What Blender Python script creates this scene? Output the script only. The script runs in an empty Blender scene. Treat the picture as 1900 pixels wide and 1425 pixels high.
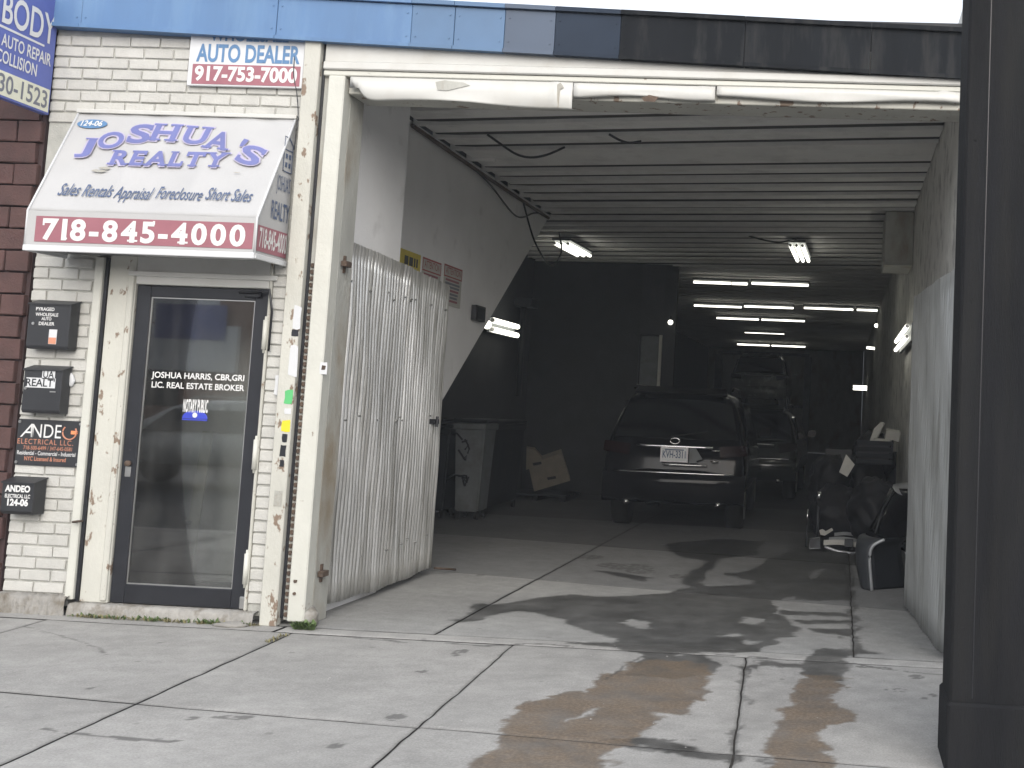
import bpy, bmesh, math, random
import numpy as np
from mathutils import Vector, Matrix
random.seed(7); rng = np.random.default_rng(7)
SC = bpy.context.scene
COL = SC.collection
PI = math.pi
# ------------------------------------------------------------------ camera
F = 2100.0; CX, CY = 1454.27, 589.39            # focal length and principal point on a 1900 x 1425 frame
AX, AY, AZ = -0.0837571514, 0.0549298267, 0.0422492889
CAM = np.array([0.0, -7.5, 1.55])
def _rot(rx, ry, rz):
    c, s = math.cos, math.sin
    Rx = np.array([[1,0,0],[0,c(rx),-s(rx)],[0,s(rx),c(rx)]])
    Ry = np.array([[c(ry),0,s(ry)],[0,1,0],[-s(ry),0,c(ry)]])
    Rz = np.array([[c(rz),-s(rz),0],[s(rz),c(rz),0],[0,0,1]])
    return Rz @ Rx @ Ry
RB = _rot(AX, AY, AZ) @ np.array([[1,0,0],[0,0,-1],[0,1,0]], float)
cam = bpy.data.cameras.new('camera'); camo = bpy.data.objects.new('camera', cam); COL.objects.link(camo)
cam.sensor_width = 36; cam.lens = F/1900*36
cam.shift_x = (950-CX)/1900; cam.shift_y = (CY-712.5)/1900
cam.clip_start = 0.05; cam.clip_end = 3000
M = (np.diag([1,-1,-1.]) @ RB).T
mw = Matrix.Identity(4)
for i in range(3):
    for j in range(3): mw[i][j] = M[i][j]
    mw[i][3] = CAM[i]
camo.matrix_world = mw
SC.camera = camo
# ------------------------------------------------------------------ sky, sun, exposure (bright overcast, shaded side of the street)
SUN_EL, SUN_AZ = 25, 164         # azimuth measured clockwise from +Y: the veiled sun stands behind the camera, a little right
w = bpy.data.worlds.new('World'); SC.world = w; w.use_nodes = True
nt = w.node_tree; nt.nodes.clear()
sky = nt.nodes.new('ShaderNodeTexSky'); sky.sky_type = 'NISHITA'; sky.sun_disc = False
sky.sun_elevation = math.radians(SUN_EL); sky.sun_rotation = math.radians(SUN_AZ)
sky.air_density = 1.0; sky.dust_density = 6.0; sky.ozone_density = 1.0
# thin, even cloud cover over the blue
ctc = nt.nodes.new('ShaderNodeTexCoord'); cn = nt.nodes.new('ShaderNodeTexNoise'); cn.inputs['Scale'].default_value = 2.2; cn.inputs['Detail'].default_value = 6
cr = nt.nodes.new('ShaderNodeMapRange'); cr.inputs[1].default_value = .3; cr.inputs[2].default_value = .7; cr.inputs[3].default_value = .70; cr.inputs[4].default_value = .92
cm = nt.nodes.new('ShaderNodeMixRGB'); cm.inputs[2].default_value = (6.6, 6.9, 7.5, 1)
nt.links.new(ctc.outputs['Generated'], cn.inputs['Vector']); nt.links.new(cn.outputs[0], cr.inputs[0]); nt.links.new(cr.outputs[0], cm.inputs[0]); nt.links.new(sky.outputs[0], cm.inputs[1])
bg = nt.nodes.new('ShaderNodeBackground'); bg.inputs['Strength'].default_value = 0.09
wo = nt.nodes.new('ShaderNodeOutputWorld')
nt.links.new(cm.outputs[0], bg.inputs[0]); nt.links.new(bg.outputs[0], wo.inputs[0])
sl = bpy.data.lights.new('sun', 'SUN'); sl.energy = 1.5; sl.angle = math.radians(60); sl.color = (1.0, .97, .93)
so = bpy.data.objects.new('sun', sl); COL.objects.link(so)
_a, _e = math.radians(SUN_AZ), math.radians(SUN_EL)
sdir = Vector((math.sin(_a)*math.cos(_e), math.cos(_a)*math.cos(_e), math.sin(_e)))
so.rotation_euler = sdir.to_track_quat('Z', 'Y').to_euler(); so.location = (0, -10, 20)
vs = SC.view_settings; vs.view_transform = 'Standard'; vs.look = 'None'; vs.exposure = 1.24; vs.gamma = 1.0
SC.render.engine = 'CYCLES'
# ------------------------------------------------------------------ pixel -> point on a known plane of the place
def ray(x, y): return RB.T @ np.array([(x-CX)/F, (y-CY)/F, 1.0])
def at(x, y, Y=0.0):
    d = ray(x, y); return Vector(CAM + d*((Y-CAM[1])/d[1]))
def gr(x, y, Z=0.0):
    d = ray(x, y); return Vector(CAM + d*((Z-CAM[2])/d[2]))
def atx(x, y, X):
    d = ray(x, y); return Vector(CAM + d*((X-CAM[0])/d[0]))
def proj(P):                                     # n x 3 world points -> pixels
    q = (np.asarray(P)-CAM) @ RB.T
    return np.stack([q[:,0]/q[:,2]*F+CX, q[:,1]/q[:,2]*F+CY], 1)
# ------------------------------------------------------------------ materials
MATS = {}
def mat(name, col, rough=.7, metal=0., var=.12, scale=6., col2=None, amt=0., scale2=3., thr=.6, soft=.08, bump=.0, bscale=60.,
        stretch=(1,1,1), spec=.5, coat=0., emit=None, estr=0., fine=.0):
    if name in MATS: return MATS[name]
    m = bpy.data.materials.new(name); m.use_nodes = True; MATS[name] = m
    n = m.node_tree.nodes; l = m.node_tree.links
    p = n['Principled BSDF']
    p.inputs['Roughness'].default_value = rough; p.inputs['Metallic'].default_value = metal
    p.inputs['Specular IOR Level'].default_value = spec; p.inputs['Coat Weight'].default_value = coat
    tc = n.new('ShaderNodeTexCoord'); mp = n.new('ShaderNodeMapping'); mp.inputs['Scale'].default_value = stretch
    geo = n.new('ShaderNodeNewGeometry')
    l.new(geo.outputs['Position'], mp.inputs[0])
    def noise(sc, det=5, src=mp):
        t = n.new('ShaderNodeTexNoise'); t.inputs['Scale'].default_value = sc; t.inputs['Detail'].default_value = det
        t.inputs['Roughness'].default_value = .62
        l.new(src.outputs[0], t.inputs['Vector']); return t
    a = noise(scale)
    mr = n.new('ShaderNodeMapRange'); mr.inputs[1].default_value = .25; mr.inputs[2].default_value = .75
    mr.inputs[3].default_value = 1-var; mr.inputs[4].default_value = 1+var
    l.new(a.outputs[0], mr.inputs[0])
    mul = n.new('ShaderNodeMixRGB'); mul.blend_type = 'MULTIPLY'; mul.inputs[0].default_value = 1
    mul.inputs[1].default_value = (*col, 1)
    l.new(mr.outputs[0], mul.inputs[2])
    # each object a touch different
    oi = n.new('ShaderNodeObjectInfo'); mo = n.new('ShaderNodeMapRange')
    mo.inputs[3].default_value = 1-var*.5; mo.inputs[4].default_value = 1+var*.5
    l.new(oi.outputs['Random'], mo.inputs[0])
    mul2 = n.new('ShaderNodeMixRGB'); mul2.blend_type = 'MULTIPLY'; mul2.inputs[0].default_value = 1
    l.new(mul.outputs[0], mul2.inputs[1]); l.new(mo.outputs[0], mul2.inputs[2])
    out = mul2
    if fine:
        ft = noise(220, 2); fr = n.new('ShaderNodeMapRange'); fr.inputs[1].default_value = .3; fr.inputs[2].default_value = .7
        fr.inputs[3].default_value = 1-fine; fr.inputs[4].default_value = 1+fine; l.new(ft.outputs[0], fr.inputs[0])
        mf = n.new('ShaderNodeMixRGB'); mf.blend_type = 'MULTIPLY'; mf.inputs[0].default_value = 1
        l.new(out.outputs[0], mf.inputs[1]); l.new(fr.outputs[0], mf.inputs[2]); out = mf
    if col2:
        b = noise(scale2, 7)
        r2 = n.new('ShaderNodeMapRange'); r2.inputs[1].default_value = thr-soft; r2.inputs[2].default_value = thr+soft
        r2.inputs[4].default_value = amt
        l.new(b.outputs[0], r2.inputs[0])
        mx = n.new('ShaderNodeMixRGB'); l.new(r2.outputs[0], mx.inputs[0]); l.new(out.outputs[0], mx.inputs[1])
        mx.inputs[2].default_value = (*col2, 1); out = mx
    l.new(out.outputs[0], p.inputs['Base Color'])
    rr = n.new('ShaderNodeMapRange'); rr.inputs[3].default_value = max(.02, rough-.08); rr.inputs[4].default_value = min(1, rough+.1)
    l.new(a.outputs[0], rr.inputs[0]); l.new(rr.outputs[0], p.inputs['Roughness'])
    if bump:
        bt = noise(bscale, 4); bp = n.new('ShaderNodeBump'); bp.inputs['Strength'].default_value = bump; bp.inputs['Distance'].default_value = .01
        l.new(bt.outputs[0], bp.inputs['Height']); l.new(bp.outputs[0], p.inputs['Normal'])
    if emit:
        p.inputs['Emission Color'].default_value = (*emit, 1); p.inputs['Emission Strength'].default_value = estr
    return m
WBRICK = mat('painted_brick', (.48,.475,.445), .75, var=.10, scale=9, col2=(.30,.29,.27), amt=.55, scale2=5, thr=.66, soft=.06, bump=.5, bscale=70, fine=.04)
WMORT = mat('painted_mortar', (.40,.40,.37), .85, var=.15, scale=14, bump=.6, bscale=90)
RBRICK = mat('red_brick', (.078,.040,.036), .8, var=.25, scale=8, col2=(.07,.03,.03), amt=.7, scale2=7, thr=.6, bump=.6, bscale=60)
RMORT = mat('red_mortar', (.05,.03,.03), .9)
WPAINT = mat('white_paint', (.53,.53,.48), .5, var=.07, scale=4, col2=(.16,.11,.07), amt=.85, scale2=9, thr=.70, soft=.02, bump=.25, bscale=40, fine=.03)
WPAINT2 = mat('white_paint_worn', (.49,.485,.435), .55, var=.12, scale=3, col2=(.17,.11,.07), amt=.9, scale2=12, thr=.605, soft=.02, bump=.3, bscale=40, fine=.04, stretch=(1,1,.6))
WCLEAN = mat('white_trim', (.53,.53,.505), .45, var=.05, scale=3, col2=(.42,.40,.36), amt=.5, scale2=4, thr=.62, soft=.12, fine=.02)
PIER = mat('pier_render', (.36,.36,.33), .8, var=.16, scale=5, col2=(.20,.14,.07), amt=.7, scale2=2.2, thr=.60, soft=.10, bump=.5, bscale=50, stretch=(1,1,.5), fine=.05)
INWALL = mat('interior_white', (.82,.82,.82), .8, var=.06, scale=2.0, col2=(.40,.39,.38), amt=.5, scale2=3, thr=.70, soft=.1, bump=.25, bscale=50)
RWALL = mat('rough_white_wall', (.62,.61,.57), .85, var=.14, scale=3, col2=(.15,.14,.13), amt=.7, scale2=4, thr=.60, soft=.1, bump=1.0, bscale=18)
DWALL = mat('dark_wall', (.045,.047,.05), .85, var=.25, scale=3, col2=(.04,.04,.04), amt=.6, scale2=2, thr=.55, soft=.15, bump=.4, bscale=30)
CEILM = mat('ceiling_board', (.80,.79,.76), .7, var=.08, scale=2, col2=(.30,.28,.26), amt=.4, scale2=2.4, thr=.62, soft=.12, bump=.15)
JOINTSHADE = mat('joint_shade', (.05,.048,.045), .9, var=.3, scale=6)  # shade of the ceiling gaps put into a dark colour
LIPM = mat('ceiling_lip', (.74,.73,.70), .6, var=.1)
CHAR = mat('charcoal_paint', (.012,.0125,.014), .88, var=.35, scale=1.6, col2=(.022,.022,.021), amt=.7, scale2=2.2, thr=.54, soft=.12, stretch=(3,3,.35), bump=.5, bscale=70, fine=.12, spec=.12)
SLATE = mat('slate_paint', (.075,.09,.12), .55, var=.12, scale=2)
BLUEP = mat('blue_paint', (.10,.25,.50), .5, var=.08, scale=1.5)
GALV = mat('galvanised', (.74,.74,.72), .30, metal=.7, var=.22, scale=3, col2=(.26,.25,.22), amt=.8, scale2=2.5, thr=.53, soft=.12, stretch=(5,5,.35), bump=.12, bscale=30, fine=.06)
GALVW = mat('galvanised_pale', (.43,.44,.43), .38, metal=.5, var=.12, scale=3, col2=(.20,.20,.18), amt=.7, scale2=3, thr=.55, soft=.1, stretch=(4,4,.4), fine=.04)
RUST = mat('rusty_iron', (.085,.058,.042), .85, var=.4, scale=20, bump=.4)
STEEL = mat('steel', (.45,.45,.44), .35, metal=.9, var=.1)
BLACKM = mat('black_metal', (.012,.013,.017), .38, var=.2, col2=(.10,.10,.10), amt=.5, scale2=30, thr=.72, soft=.03)
BOXM = mat('black_box', (.022,.023,.026), .45, var=.15, scale=5)
FABRIC = mat('awning_vinyl', (.41,.41,.41), .5, var=.05, scale=3, col2=(.45,.45,.43), amt=.4, scale2=5, thr=.66, soft=.08, fine=.02)
SIGNW = mat('sign_white', (.58,.59,.60), .4, var=.04)
BLUEL = mat('blue_letter', (.135,.15,.34), .5, var=.1)
HALO = mat('lavender_halo', (.40,.37,.50), .5, var=.05)
NAVY = mat('navy_letter', (.07,.10,.18), .5, var=.1)
AQUA = mat('dealer_blue', (.10,.21,.38), .5)
MAROON = mat('maroon_band', (.29,.11,.135), .5, var=.1)
WHITEL = mat('white_letter', (.66,.66,.65), .45, var=.04)
COPPER = mat('copper_letter', (.55,.24,.15), .5)
ORANGE = mat('orange_plug', (.75,.25,.10), .5)
BLADE = mat('blade_blue', (.10,.13,.38), .5, var=.1)
CREAM = mat('cream_panel', (.62,.62,.50), .5)
GREYL = mat('grey_letter', (.16,.17,.20), .5)
RUBBER = mat('rubber', (.012,.012,.012), .75)
CARBLK = mat('car_black', (.004,.004,.005), .10, var=.1, spec=.12, coat=.04)
CARGRN = mat('car_dark_green', (.010,.014,.011), .18, coat=.6)
CARWHT = mat('car_silver', (.34,.35,.34), .25, metal=.2, coat=.5)
CGLASS = mat('car_glass', (.004,.005,.006), .06, var=.05, spec=.6)
CHROME = mat('chrome', (.75,.75,.75), .15, metal=1, var=.03)
LAMPR = mat('tail_lamp', (.012,.003,.003), .12, spec=.2)
CARD = mat('cardboard', (.20,.175,.14), .85, var=.15, scale=8)
CARDW = mat('pale_card', (.50,.49,.45), .8, var=.12)
PLAST = mat('grey_plastic', (.13,.14,.145), .6, var=.2, col2=(.10,.10,.10), amt=.7, scale2=5, thr=.58)
DPLAST = mat('dark_plastic', (.010,.012,.015), .6, spec=.3, var=.2)
BAGW = mat('white_bag', (.66,.66,.64), .45, var=.1)
BAGB = mat('black_bag', (.012,.012,.014), .55, var=.3, spec=.3, bump=.25, bscale=14)
SILV = mat('silver_paint', (.40,.41,.42), .3, metal=.3, coat=.4)
BUMPD = mat('dark_bumper', (.035,.038,.042), .4)
YELL = mat('yellow_sign', (.55,.45,.08), .6, var=.12)
REDS = mat('red_border', (.35,.09,.09), .6)
GREEN = mat('green_sticker', (.10,.45,.16), .5)
YSTK = mat('yellow_sticker', (.75,.62,.03), .5)
WEED = mat('weed', (.09,.14,.045), .7, var=.3, scale=20)
WEEDB = mat('dry_weed', (.22,.20,.10), .8, var=.3, scale=20)
ASPH = mat('asphalt', (.10,.10,.10), .9, var=.2, bump=.4)
DIRT = mat('joint_dirt', (.045,.042,.038), .95, var=.3)
TUBE = mat('lit_tube', (.9,.9,.85), .4, emit=(1.0,.98,.86), estr=1.5)
OPPB = mat('opposite_brick', (.26,.15,.11), .85, var=.2, scale=4)
CURBM = mat('curb_concrete', (.34,.33,.32), .8, var=.12, bump=.3)
def glass_mat():
    m = bpy.data.materials.new('door_glass'); m.use_nodes = True
    n = m.node_tree.nodes; l = m.node_tree.links; n.clear()
    o = n.new('ShaderNodeOutputMaterial'); mx = n.new('ShaderNodeMixShader'); fr = n.new('ShaderNodeFresnel'); fr.inputs[0].default_value = 1.95
    t = n.new('ShaderNodeBsdfTransparent'); t.inputs[0].default_value = (.85,.87,.86,1)
    g = n.new('ShaderNodeBsdfGlossy'); g.inputs['Roughness'].default_value = .02
    d = n.new('ShaderNodeBsdfDiffuse'); d.inputs[0].default_value = (.35,.35,.33,1)
    m2 = n.new('ShaderNodeMixShader'); nz = n.new('ShaderNodeTexNoise'); nz.inputs['Scale'].default_value = 5; nz.inputs['Detail'].default_value = 8
    mr = n.new('ShaderNodeMapRange'); mr.inputs[1].default_value = .4; mr.inputs[2].default_value = .8; mr.inputs[3].default_value = .02; mr.inputs[4].default_value = .12
    l.new(nz.outputs[0], mr.inputs[0]); l.new(mr.outputs[0], m2.inputs[0]); l.new(t.outputs[0], m2.inputs[1]); l.new(d.outputs[0], m2.inputs[2])
    l.new(fr.outputs[0], mx.inputs[0]); l.new(m2.outputs[0], mx.inputs[1]); l.new(g.outputs[0], mx.inputs[2]); l.new(mx.outputs[0], o.inputs[0])
    return m
GLASS = glass_mat()
def floor_mat(name, base, brown):
    """concrete; the mesh attributes wet / brown / spot carry the outlines of spills and dirt"""
    m = bpy.data.materials.new(name); m.use_nodes = True
    n = m.node_tree.nodes; l = m.node_tree.links; p = n['Principled BSDF']
    geo = n.new('ShaderNodeNewGeometry')
    def noise(sc, det=6, r=.6):
        t = n.new('ShaderNodeTexNoise'); t.inputs['Scale'].default_value = sc; t.inputs['Detail'].default_value = det; t.inputs['Roughness'].default_value = r
        l.new(geo.outputs['Position'], t.inputs['Vector']); return t
    def mrange(src, a, b, c, d):
        r = n.new('ShaderNodeMapRange'); l.new(src, r.inputs[0])
        for i, v in enumerate((a,b,c,d)): r.inputs[i+1].default_value = v
        return r.outputs[0]
    def mix(f, a, b, mode='MIX'):
        x = n.new('ShaderNodeMixRGB'); x.blend_type = mode
        if isinstance(f, float): x.inputs[0].default_value = f
        else: l.new(f, x.inputs[0])
        for i, v in ((1,a),(2,b)):
            if isinstance(v, tuple): x.inputs[i].default_value = (*v,1)
            else: l.new(v, x.inputs[i])
        return x.outputs[0]
    def attr(nm):
        a = n.new('ShaderNodeAttribute'); a.attribute_name = nm; return a.outputs['Fac']
    big = noise(.9, 6); mid = noise(7, 6, .7); fin = noise(90, 4, .7); spk = noise(38, 3, .5)
    c = mix(1.0, base, mrange(big.outputs[0], .25,.75,.78,1.16), 'MULTIPLY')
    c = mix(1.0, c, mrange(mid.outputs[0], .25,.75,.80,1.15), 'MULTIPLY')
    c = mix(1.0, c, mrange(fin.outputs[0], .25,.75,.74,1.22), 'MULTIPLY')
    c = mix(mrange(spk.outputs[0], .70,.76,0,.45), c, (.12,.115,.11))
    c = mix(mrange(noise(22,4).outputs[0], .68,.74,0,.35), c, (.60,.59,.56))
    vo = n.new('ShaderNodeTexVoronoi'); vo.inputs['Scale'].default_value = 3.2; l.new(geo.outputs['Position'], vo.inputs['Vector'])
    c = mix(mrange(vo.outputs['Distance'], .045,.075,.5,0), c, (.14,.135,.13))
    vo2 = n.new('ShaderNodeTexVoronoi'); vo2.inputs['Scale'].default_value = 9; l.new(geo.outputs['Position'], vo2.inputs['Vector'])
    c = mix(mrange(vo2.outputs['Distance'], .05,.09,.35,0), c, (.20,.195,.19))
    oi = n.new('ShaderNodeObjectInfo')
    c = mix(1.0, c, mrange(oi.outputs['Random'], 0,1,.93,1.07), 'MULTIPLY')
    grit = mix(mrange(noise(55,3).outputs[0], .42,.62,0,1), brown, tuple(v*1.55 for v in brown))
    grit = mix(mrange(noise(5,5).outputs[0], .45,.7,0,.65), grit, (.085,.08,.075))
    wetc = mix(1.0, c, mrange(noise(3.5,6).outputs[0], .3,.7,.15,.32), 'MULTIPLY')
    c = mix(attr('wet'), c, wetc)
    bf = n.new('ShaderNodeMath'); bf.operation = 'MULTIPLY'; l.new(attr('brown'), bf.inputs[0]); l.new(mrange(noise(4,7,.7).outputs[0], .30,.55,.62,1.0), bf.inputs[1])
    c = mix(bf.outputs[0], c, grit)
    c = mix(attr('spot'), c, (.06,.058,.055))
    l.new(c, p.inputs['Base Color'])
    rr = n.new('ShaderNodeMapRange'); l.new(attr('wet'), rr.inputs[0]); rr.inputs[3].default_value = .86; rr.inputs[4].default_value = .42
    l.new(rr.outputs[0], p.inputs['Roughness'])
    bp = n.new('ShaderNodeBump'); bp.inputs['Strength'].default_value = .35; bp.inputs['Distance'].default_value = .006
    l.new(fin.outputs[0], bp.inputs['Height']); l.new(bp.outputs[0], p.inputs['Normal'])
    return m
SIDEW = floor_mat('sidewalk_concrete', (.335,.328,.312), (.128,.098,.070))
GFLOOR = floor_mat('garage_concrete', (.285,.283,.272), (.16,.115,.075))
MIDFLOOR = floor_mat('concrete_shade_mid', (.105,.105,.105), (.13,.10,.07))  # from here down: shade of the deep interior put into the concrete colour
NEARFLOOR = floor_mat('concrete_shade_near', (.19,.19,.187), (.14,.105,.07))
DIMFLOOR = floor_mat('concrete_shade_deep', (.065,.065,.066), (.11,.09,.07))
DEEPFLOOR = floor_mat('concrete_shade_deepest', (.045,.045,.046), (.10,.09,.07))
# ------------------------------------------------------------------ builders
ORG = {}
def finish(o, name, mats, parent, smooth):
    for m in (mats if isinstance(mats, (list,tuple)) else [mats]): o.data.materials.append(m)
    if smooth: o.data.polygons.foreach_set('use_smooth', [True]*len(o.data.polygons))
def put(name, me, mats, parent=None, smooth=False, pivot=None):
    """mesh in world coordinates -> object with its own origin, child of parent"""
    n = len(me.vertices); co = np.empty(n*3); me.vertices.foreach_get('co', co); co = co.reshape(-1,3)
    c = np.array(pivot) if pivot is not None else np.array([*(co[:,:2].min(0)+co[:,:2].max(0))/2, co[:,2].min()])
    me.vertices.foreach_set('co', (co-c).ravel()); me.update()
    o = bpy.data.objects.new(name, me); COL.objects.link(o)
    ORG[o.name] = c
    if parent is not None:
        o.parent = parent; o.location = c-ORG[parent.name]
    else: o.location = c
    if mats is not None: finish(o, name, mats, parent, smooth)
    return o
def ob(name, bm, mats, parent=None, smooth=False, pivot=None, tri=False):
    me = bpy.data.meshes.new(name)
    bmesh.ops.recalc_face_normals(bm, faces=bm.faces)
    bm.to_mesh(me); bm.free()
    return put(name, me, mats, parent, smooth, pivot)
def pyd(name, v, f, mats, parent=None, smooth=False, pivot=None):
    me = bpy.data.meshes.new(name); me.from_pydata([tuple(map(float,x)) for x in v], [], f); me.update()
    return put(name, me, mats, parent, smooth, pivot)
def tag(o, label, cat, group=None, kind=None):
    if label: o['label'] = label
    if cat: o['category'] = cat
    if group: o['group'] = group
    if kind: o['kind'] = kind
    return o
def struct(o): o['kind'] = 'structure'; return o
def thing(name, loc, label, cat, group=None):
    o = bpy.data.objects.new(name, None); COL.objects.link(o); o.empty_display_size = .1
    o.location = loc; ORG[o.name] = np.array(loc, float)
    return tag(o, label, cat, group)
def share(name, me, pos, parent, rot=None):
    o = bpy.data.objects.new(name, me); COL.objects.link(o); o.parent = parent
    o.location = np.array(pos)-ORG[parent.name]; ORG[o.name] = np.array(pos, float)
    if rot: o.rotation_euler = rot
    return o
def box(bm, x0,x1,y0,y1,z0,z1, bev=0., M=None, seg=1):
    r = bmesh.ops.create_cube(bm, size=1)
    vs_ = r['verts']
    for v in vs_:
        v.co = Vector(((x0+x1)/2+v.co.x*(x1-x0), (y0+y1)/2+v.co.y*(y1-y0), (z0+z1)/2+v.co.z*(z1-z0)))
    if bev > 0:
        e = {e for v in vs_ for e in v.link_edges}
        rb = bmesh.ops.bevel(bm, geom=list(e), offset=bev, segments=seg, affect='EDGES', profile=.7)
        vs_ = list({v for f_ in rb['faces'] for v in f_.verts} | {v for v in vs_ if v.is_valid})
    if M is not None:
        for v in vs_: v.co = M @ v.co
    return vs_
def Box(name, x0,x1,y0,y1,z0,z1, m, parent=None, bev=.004, M=None):
    bm = bmesh.new(); box(bm, x0,x1,y0,y1,z0,z1, bev, M); return ob(name, bm, m, parent)
def tube(bm, pts, r, n=8, cap=True):
    pts = [Vector(p) for p in pts]; rings = []
    for i, p in enumerate(pts):
        d = (pts[min(i+1,len(pts)-1)]-pts[max(i-1,0)]).normalized()
        u = d.cross(Vector((0,0,1)))
        if u.length < .05: u = d.cross(Vector((1,0,0)))
        u.normalize(); v = d.cross(u)
        rr = r[i] if isinstance(r,(list,tuple)) else r
        rings.append([bm.verts.new(p+u*math.cos(2*PI*k/n)*rr+v*math.sin(2*PI*k/n)*rr) for k in range(n)])
    for a, b in zip(rings, rings[1:]):
        for k in range(n): bm.faces.new((a[k],a[(k+1)%n],b[(k+1)%n],b[k]))
    if cap:
        bm.faces.new(rings[0][::-1]); bm.faces.new(rings[-1])
def Tube(name, pts, r, m, parent=None, n=8):
    bm = bmesh.new(); tube(bm, pts, r, n); return ob(name, bm, m, parent, True)
def prism(bm, pts, d):
    """polygon of 3-D points extruded by vector d"""
    d = Vector(d); a = [bm.verts.new(Vector(p)) for p in pts]; b = [bm.verts.new(Vector(p)+d) for p in pts]
    n = len(a); bm.faces.new(a); bm.faces.new(b[::-1])
    for i in range(n): bm.faces.new((a[i],b[i],b[(i+1)%n],a[(i+1)%n]))
def Prism(name, pts, d, m, parent=None, bev=0):
    bm = bmesh.new(); prism(bm, pts, d)
    if bev: bmesh.ops.bevel(bm, geom=bm.edges[:], offset=bev, segments=1, affect='EDGES')
    return ob(name, bm, m, parent)
def catmull(pts, k=6):
    P = [Vector(p) for p in pts]; out = []
    for i in range(len(P)-1):
        a, b, c, d = P[max(i-1,0)], P[i], P[i+1], P[min(i+2,len(P)-1)]
        for j in range(k):
            t = j/k
            out.append(.5*((2*b)+(c-a)*t+(2*a-5*b+4*c-d)*t*t+(3*b-a-3*c+d)*t**3))
    return out+[P[-1]]
# --- lettering: flat print laid on its surface
_GL = {}
def textmesh(s, bold=0., shear=0., space=1.):
    key = (s, bold, shear, space)
    if key in _GL: return _GL[key]
    cu = bpy.data.curves.new('lettering', 'FONT'); cu.body = s; cu.size = 1; cu.offset = bold; cu.shear = shear
    cu.space_character = space; cu.resolution_u = 4
    o = bpy.data.objects.new('lettering', cu); COL.objects.link(o)
    dg = bpy.context.evaluated_depsgraph_get()
    me = bpy.data.meshes.new_from_object(o.evaluated_get(dg))
    v = np.array([x.co[:] for x in me.vertices]).reshape(-1,3); f = [tuple(p.vertices) for p in me.polygons]
    bpy.data.objects.remove(o); bpy.data.curves.remove(cu); bpy.data.meshes.remove(me)
    _GL[key] = (v, f); return v, f
def place2d(v, org, right, up, lift):
    org, right, up = Vector(org), Vector(right).normalized(), Vector(up).normalized(); nrm = right.cross(up)
    return [org+right*p[0]+up*p[1]+nrm*(lift+(p[2] if len(p)>2 else 0)) for p in v]
def text(name, s, org, right, up, h, m, parent, width=None, bold=.01, shear=0., lift=.003, align='L', space=1.):
    v, f = textmesh(s, bold, shear, space); v = v.copy()
    v[:,0] -= v[:,0].min(); v[:,1] -= v[:,1].min() if not any(c in s for c in 'gjpqy,') else 0
    cap = textmesh('H', bold)[0][:,1].max()
    k = h/cap; kx = width/v[:,0].max() if width else k
    v[:,0] *= kx; v[:,1] *= k; v[:,2] = 0
    if align == 'C': v[:,0] -= v[:,0].max()/2
    return pyd(name, place2d(v, org, right, up, lift), f, m, parent)
SERIF = {  # slab ends, as boxes in the unit box of the glyph
 'J':[(.25,.93,1.05,1.0)],'H':[(-.08,.9,.42,1),(.58,.9,1.08,1),(-.08,0,.42,.1),(.58,0,1.08,.1)],'U':[(-.08,.9,.42,1),(.58,.9,1.08,1)],
 'A':[(-.08,0,.36,.1),(.62,0,1.1,.1)],'R':[(-.12,.9,.3,1),(-.12,0,.42,.1),(.7,0,1.12,.1)],'E':[(-.12,.9,.3,1),(-.12,0,.3,.1),(.86,0,1.04,.3),(.86,.7,1.04,1)],
 'L':[(-.14,.9,.48,1),(-.14,0,.3,.1),(.88,0,1.06,.32)],'T':[(.25,0,.75,.1),(-.03,.68,.12,1),(.88,.68,1.03,1)],'Y':[(-.06,.9,.4,1),(.62,.9,1.06,1),(.24,0,.76,.1)],
 '1':[(.1,0,1.2,.09)],'7':[(0,.66,.12,1)],'4':[(.42,0,1.05,.09)],'5':[(.8,.86,.96,1.04)],'S':[(.86,.66,.98,.95),(.02,.05,.14,.34)]}
def slab(s, height, bold, gap, xs=1.0, serif=True):
    """list of (verts2d in metres, faces, width) per character, baseline at 0"""
    cap = textmesh('H', bold)[0][:,1].max(); k = height/cap; out = []
    for ch in s:
        v, f = textmesh(ch, bold); v = v.copy()*k; v[:,0] = (v[:,0]-v[:,0].min())*xs; wd = v[:,0].max(); f = list(f); v = v.tolist()
        for (a,b,c,d) in (SERIF.get(ch, []) if serif else []):
            n0 = len(v); v += [[a*wd,b*height,.0006],[c*wd,b*height,.0006],[c*wd,d*height,.0006],[a*wd,d*height,.0006]]; f.append((n0,n0+1,n0+2,n0+3))
        out.append((np.array(v), f, wd))
    return out
def slabline(name, s, org, right, up, height, width, m, parent, bold=.03, gap=.12, lift=.003, serif=True):
    G = slab(s, height, bold, gap, 1.0, serif); tot = sum(g[2] for g in G)+gap*height*(len(G)-1); kx = width/tot
    V, Fa, x = [], [], 0.
    for v, f, wd in G:
        n0 = len(V); vv = v.copy(); vv[:,0] = (vv[:,0]+x)*kx
        V += vv.tolist(); Fa += [tuple(i+n0 for i in q) for q in f]; x += wd+gap*height
    return pyd(name, place2d(V, org, right, up, lift), Fa, m, parent)
XR, ZU = (1,0,0), (0,0,1)
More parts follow.
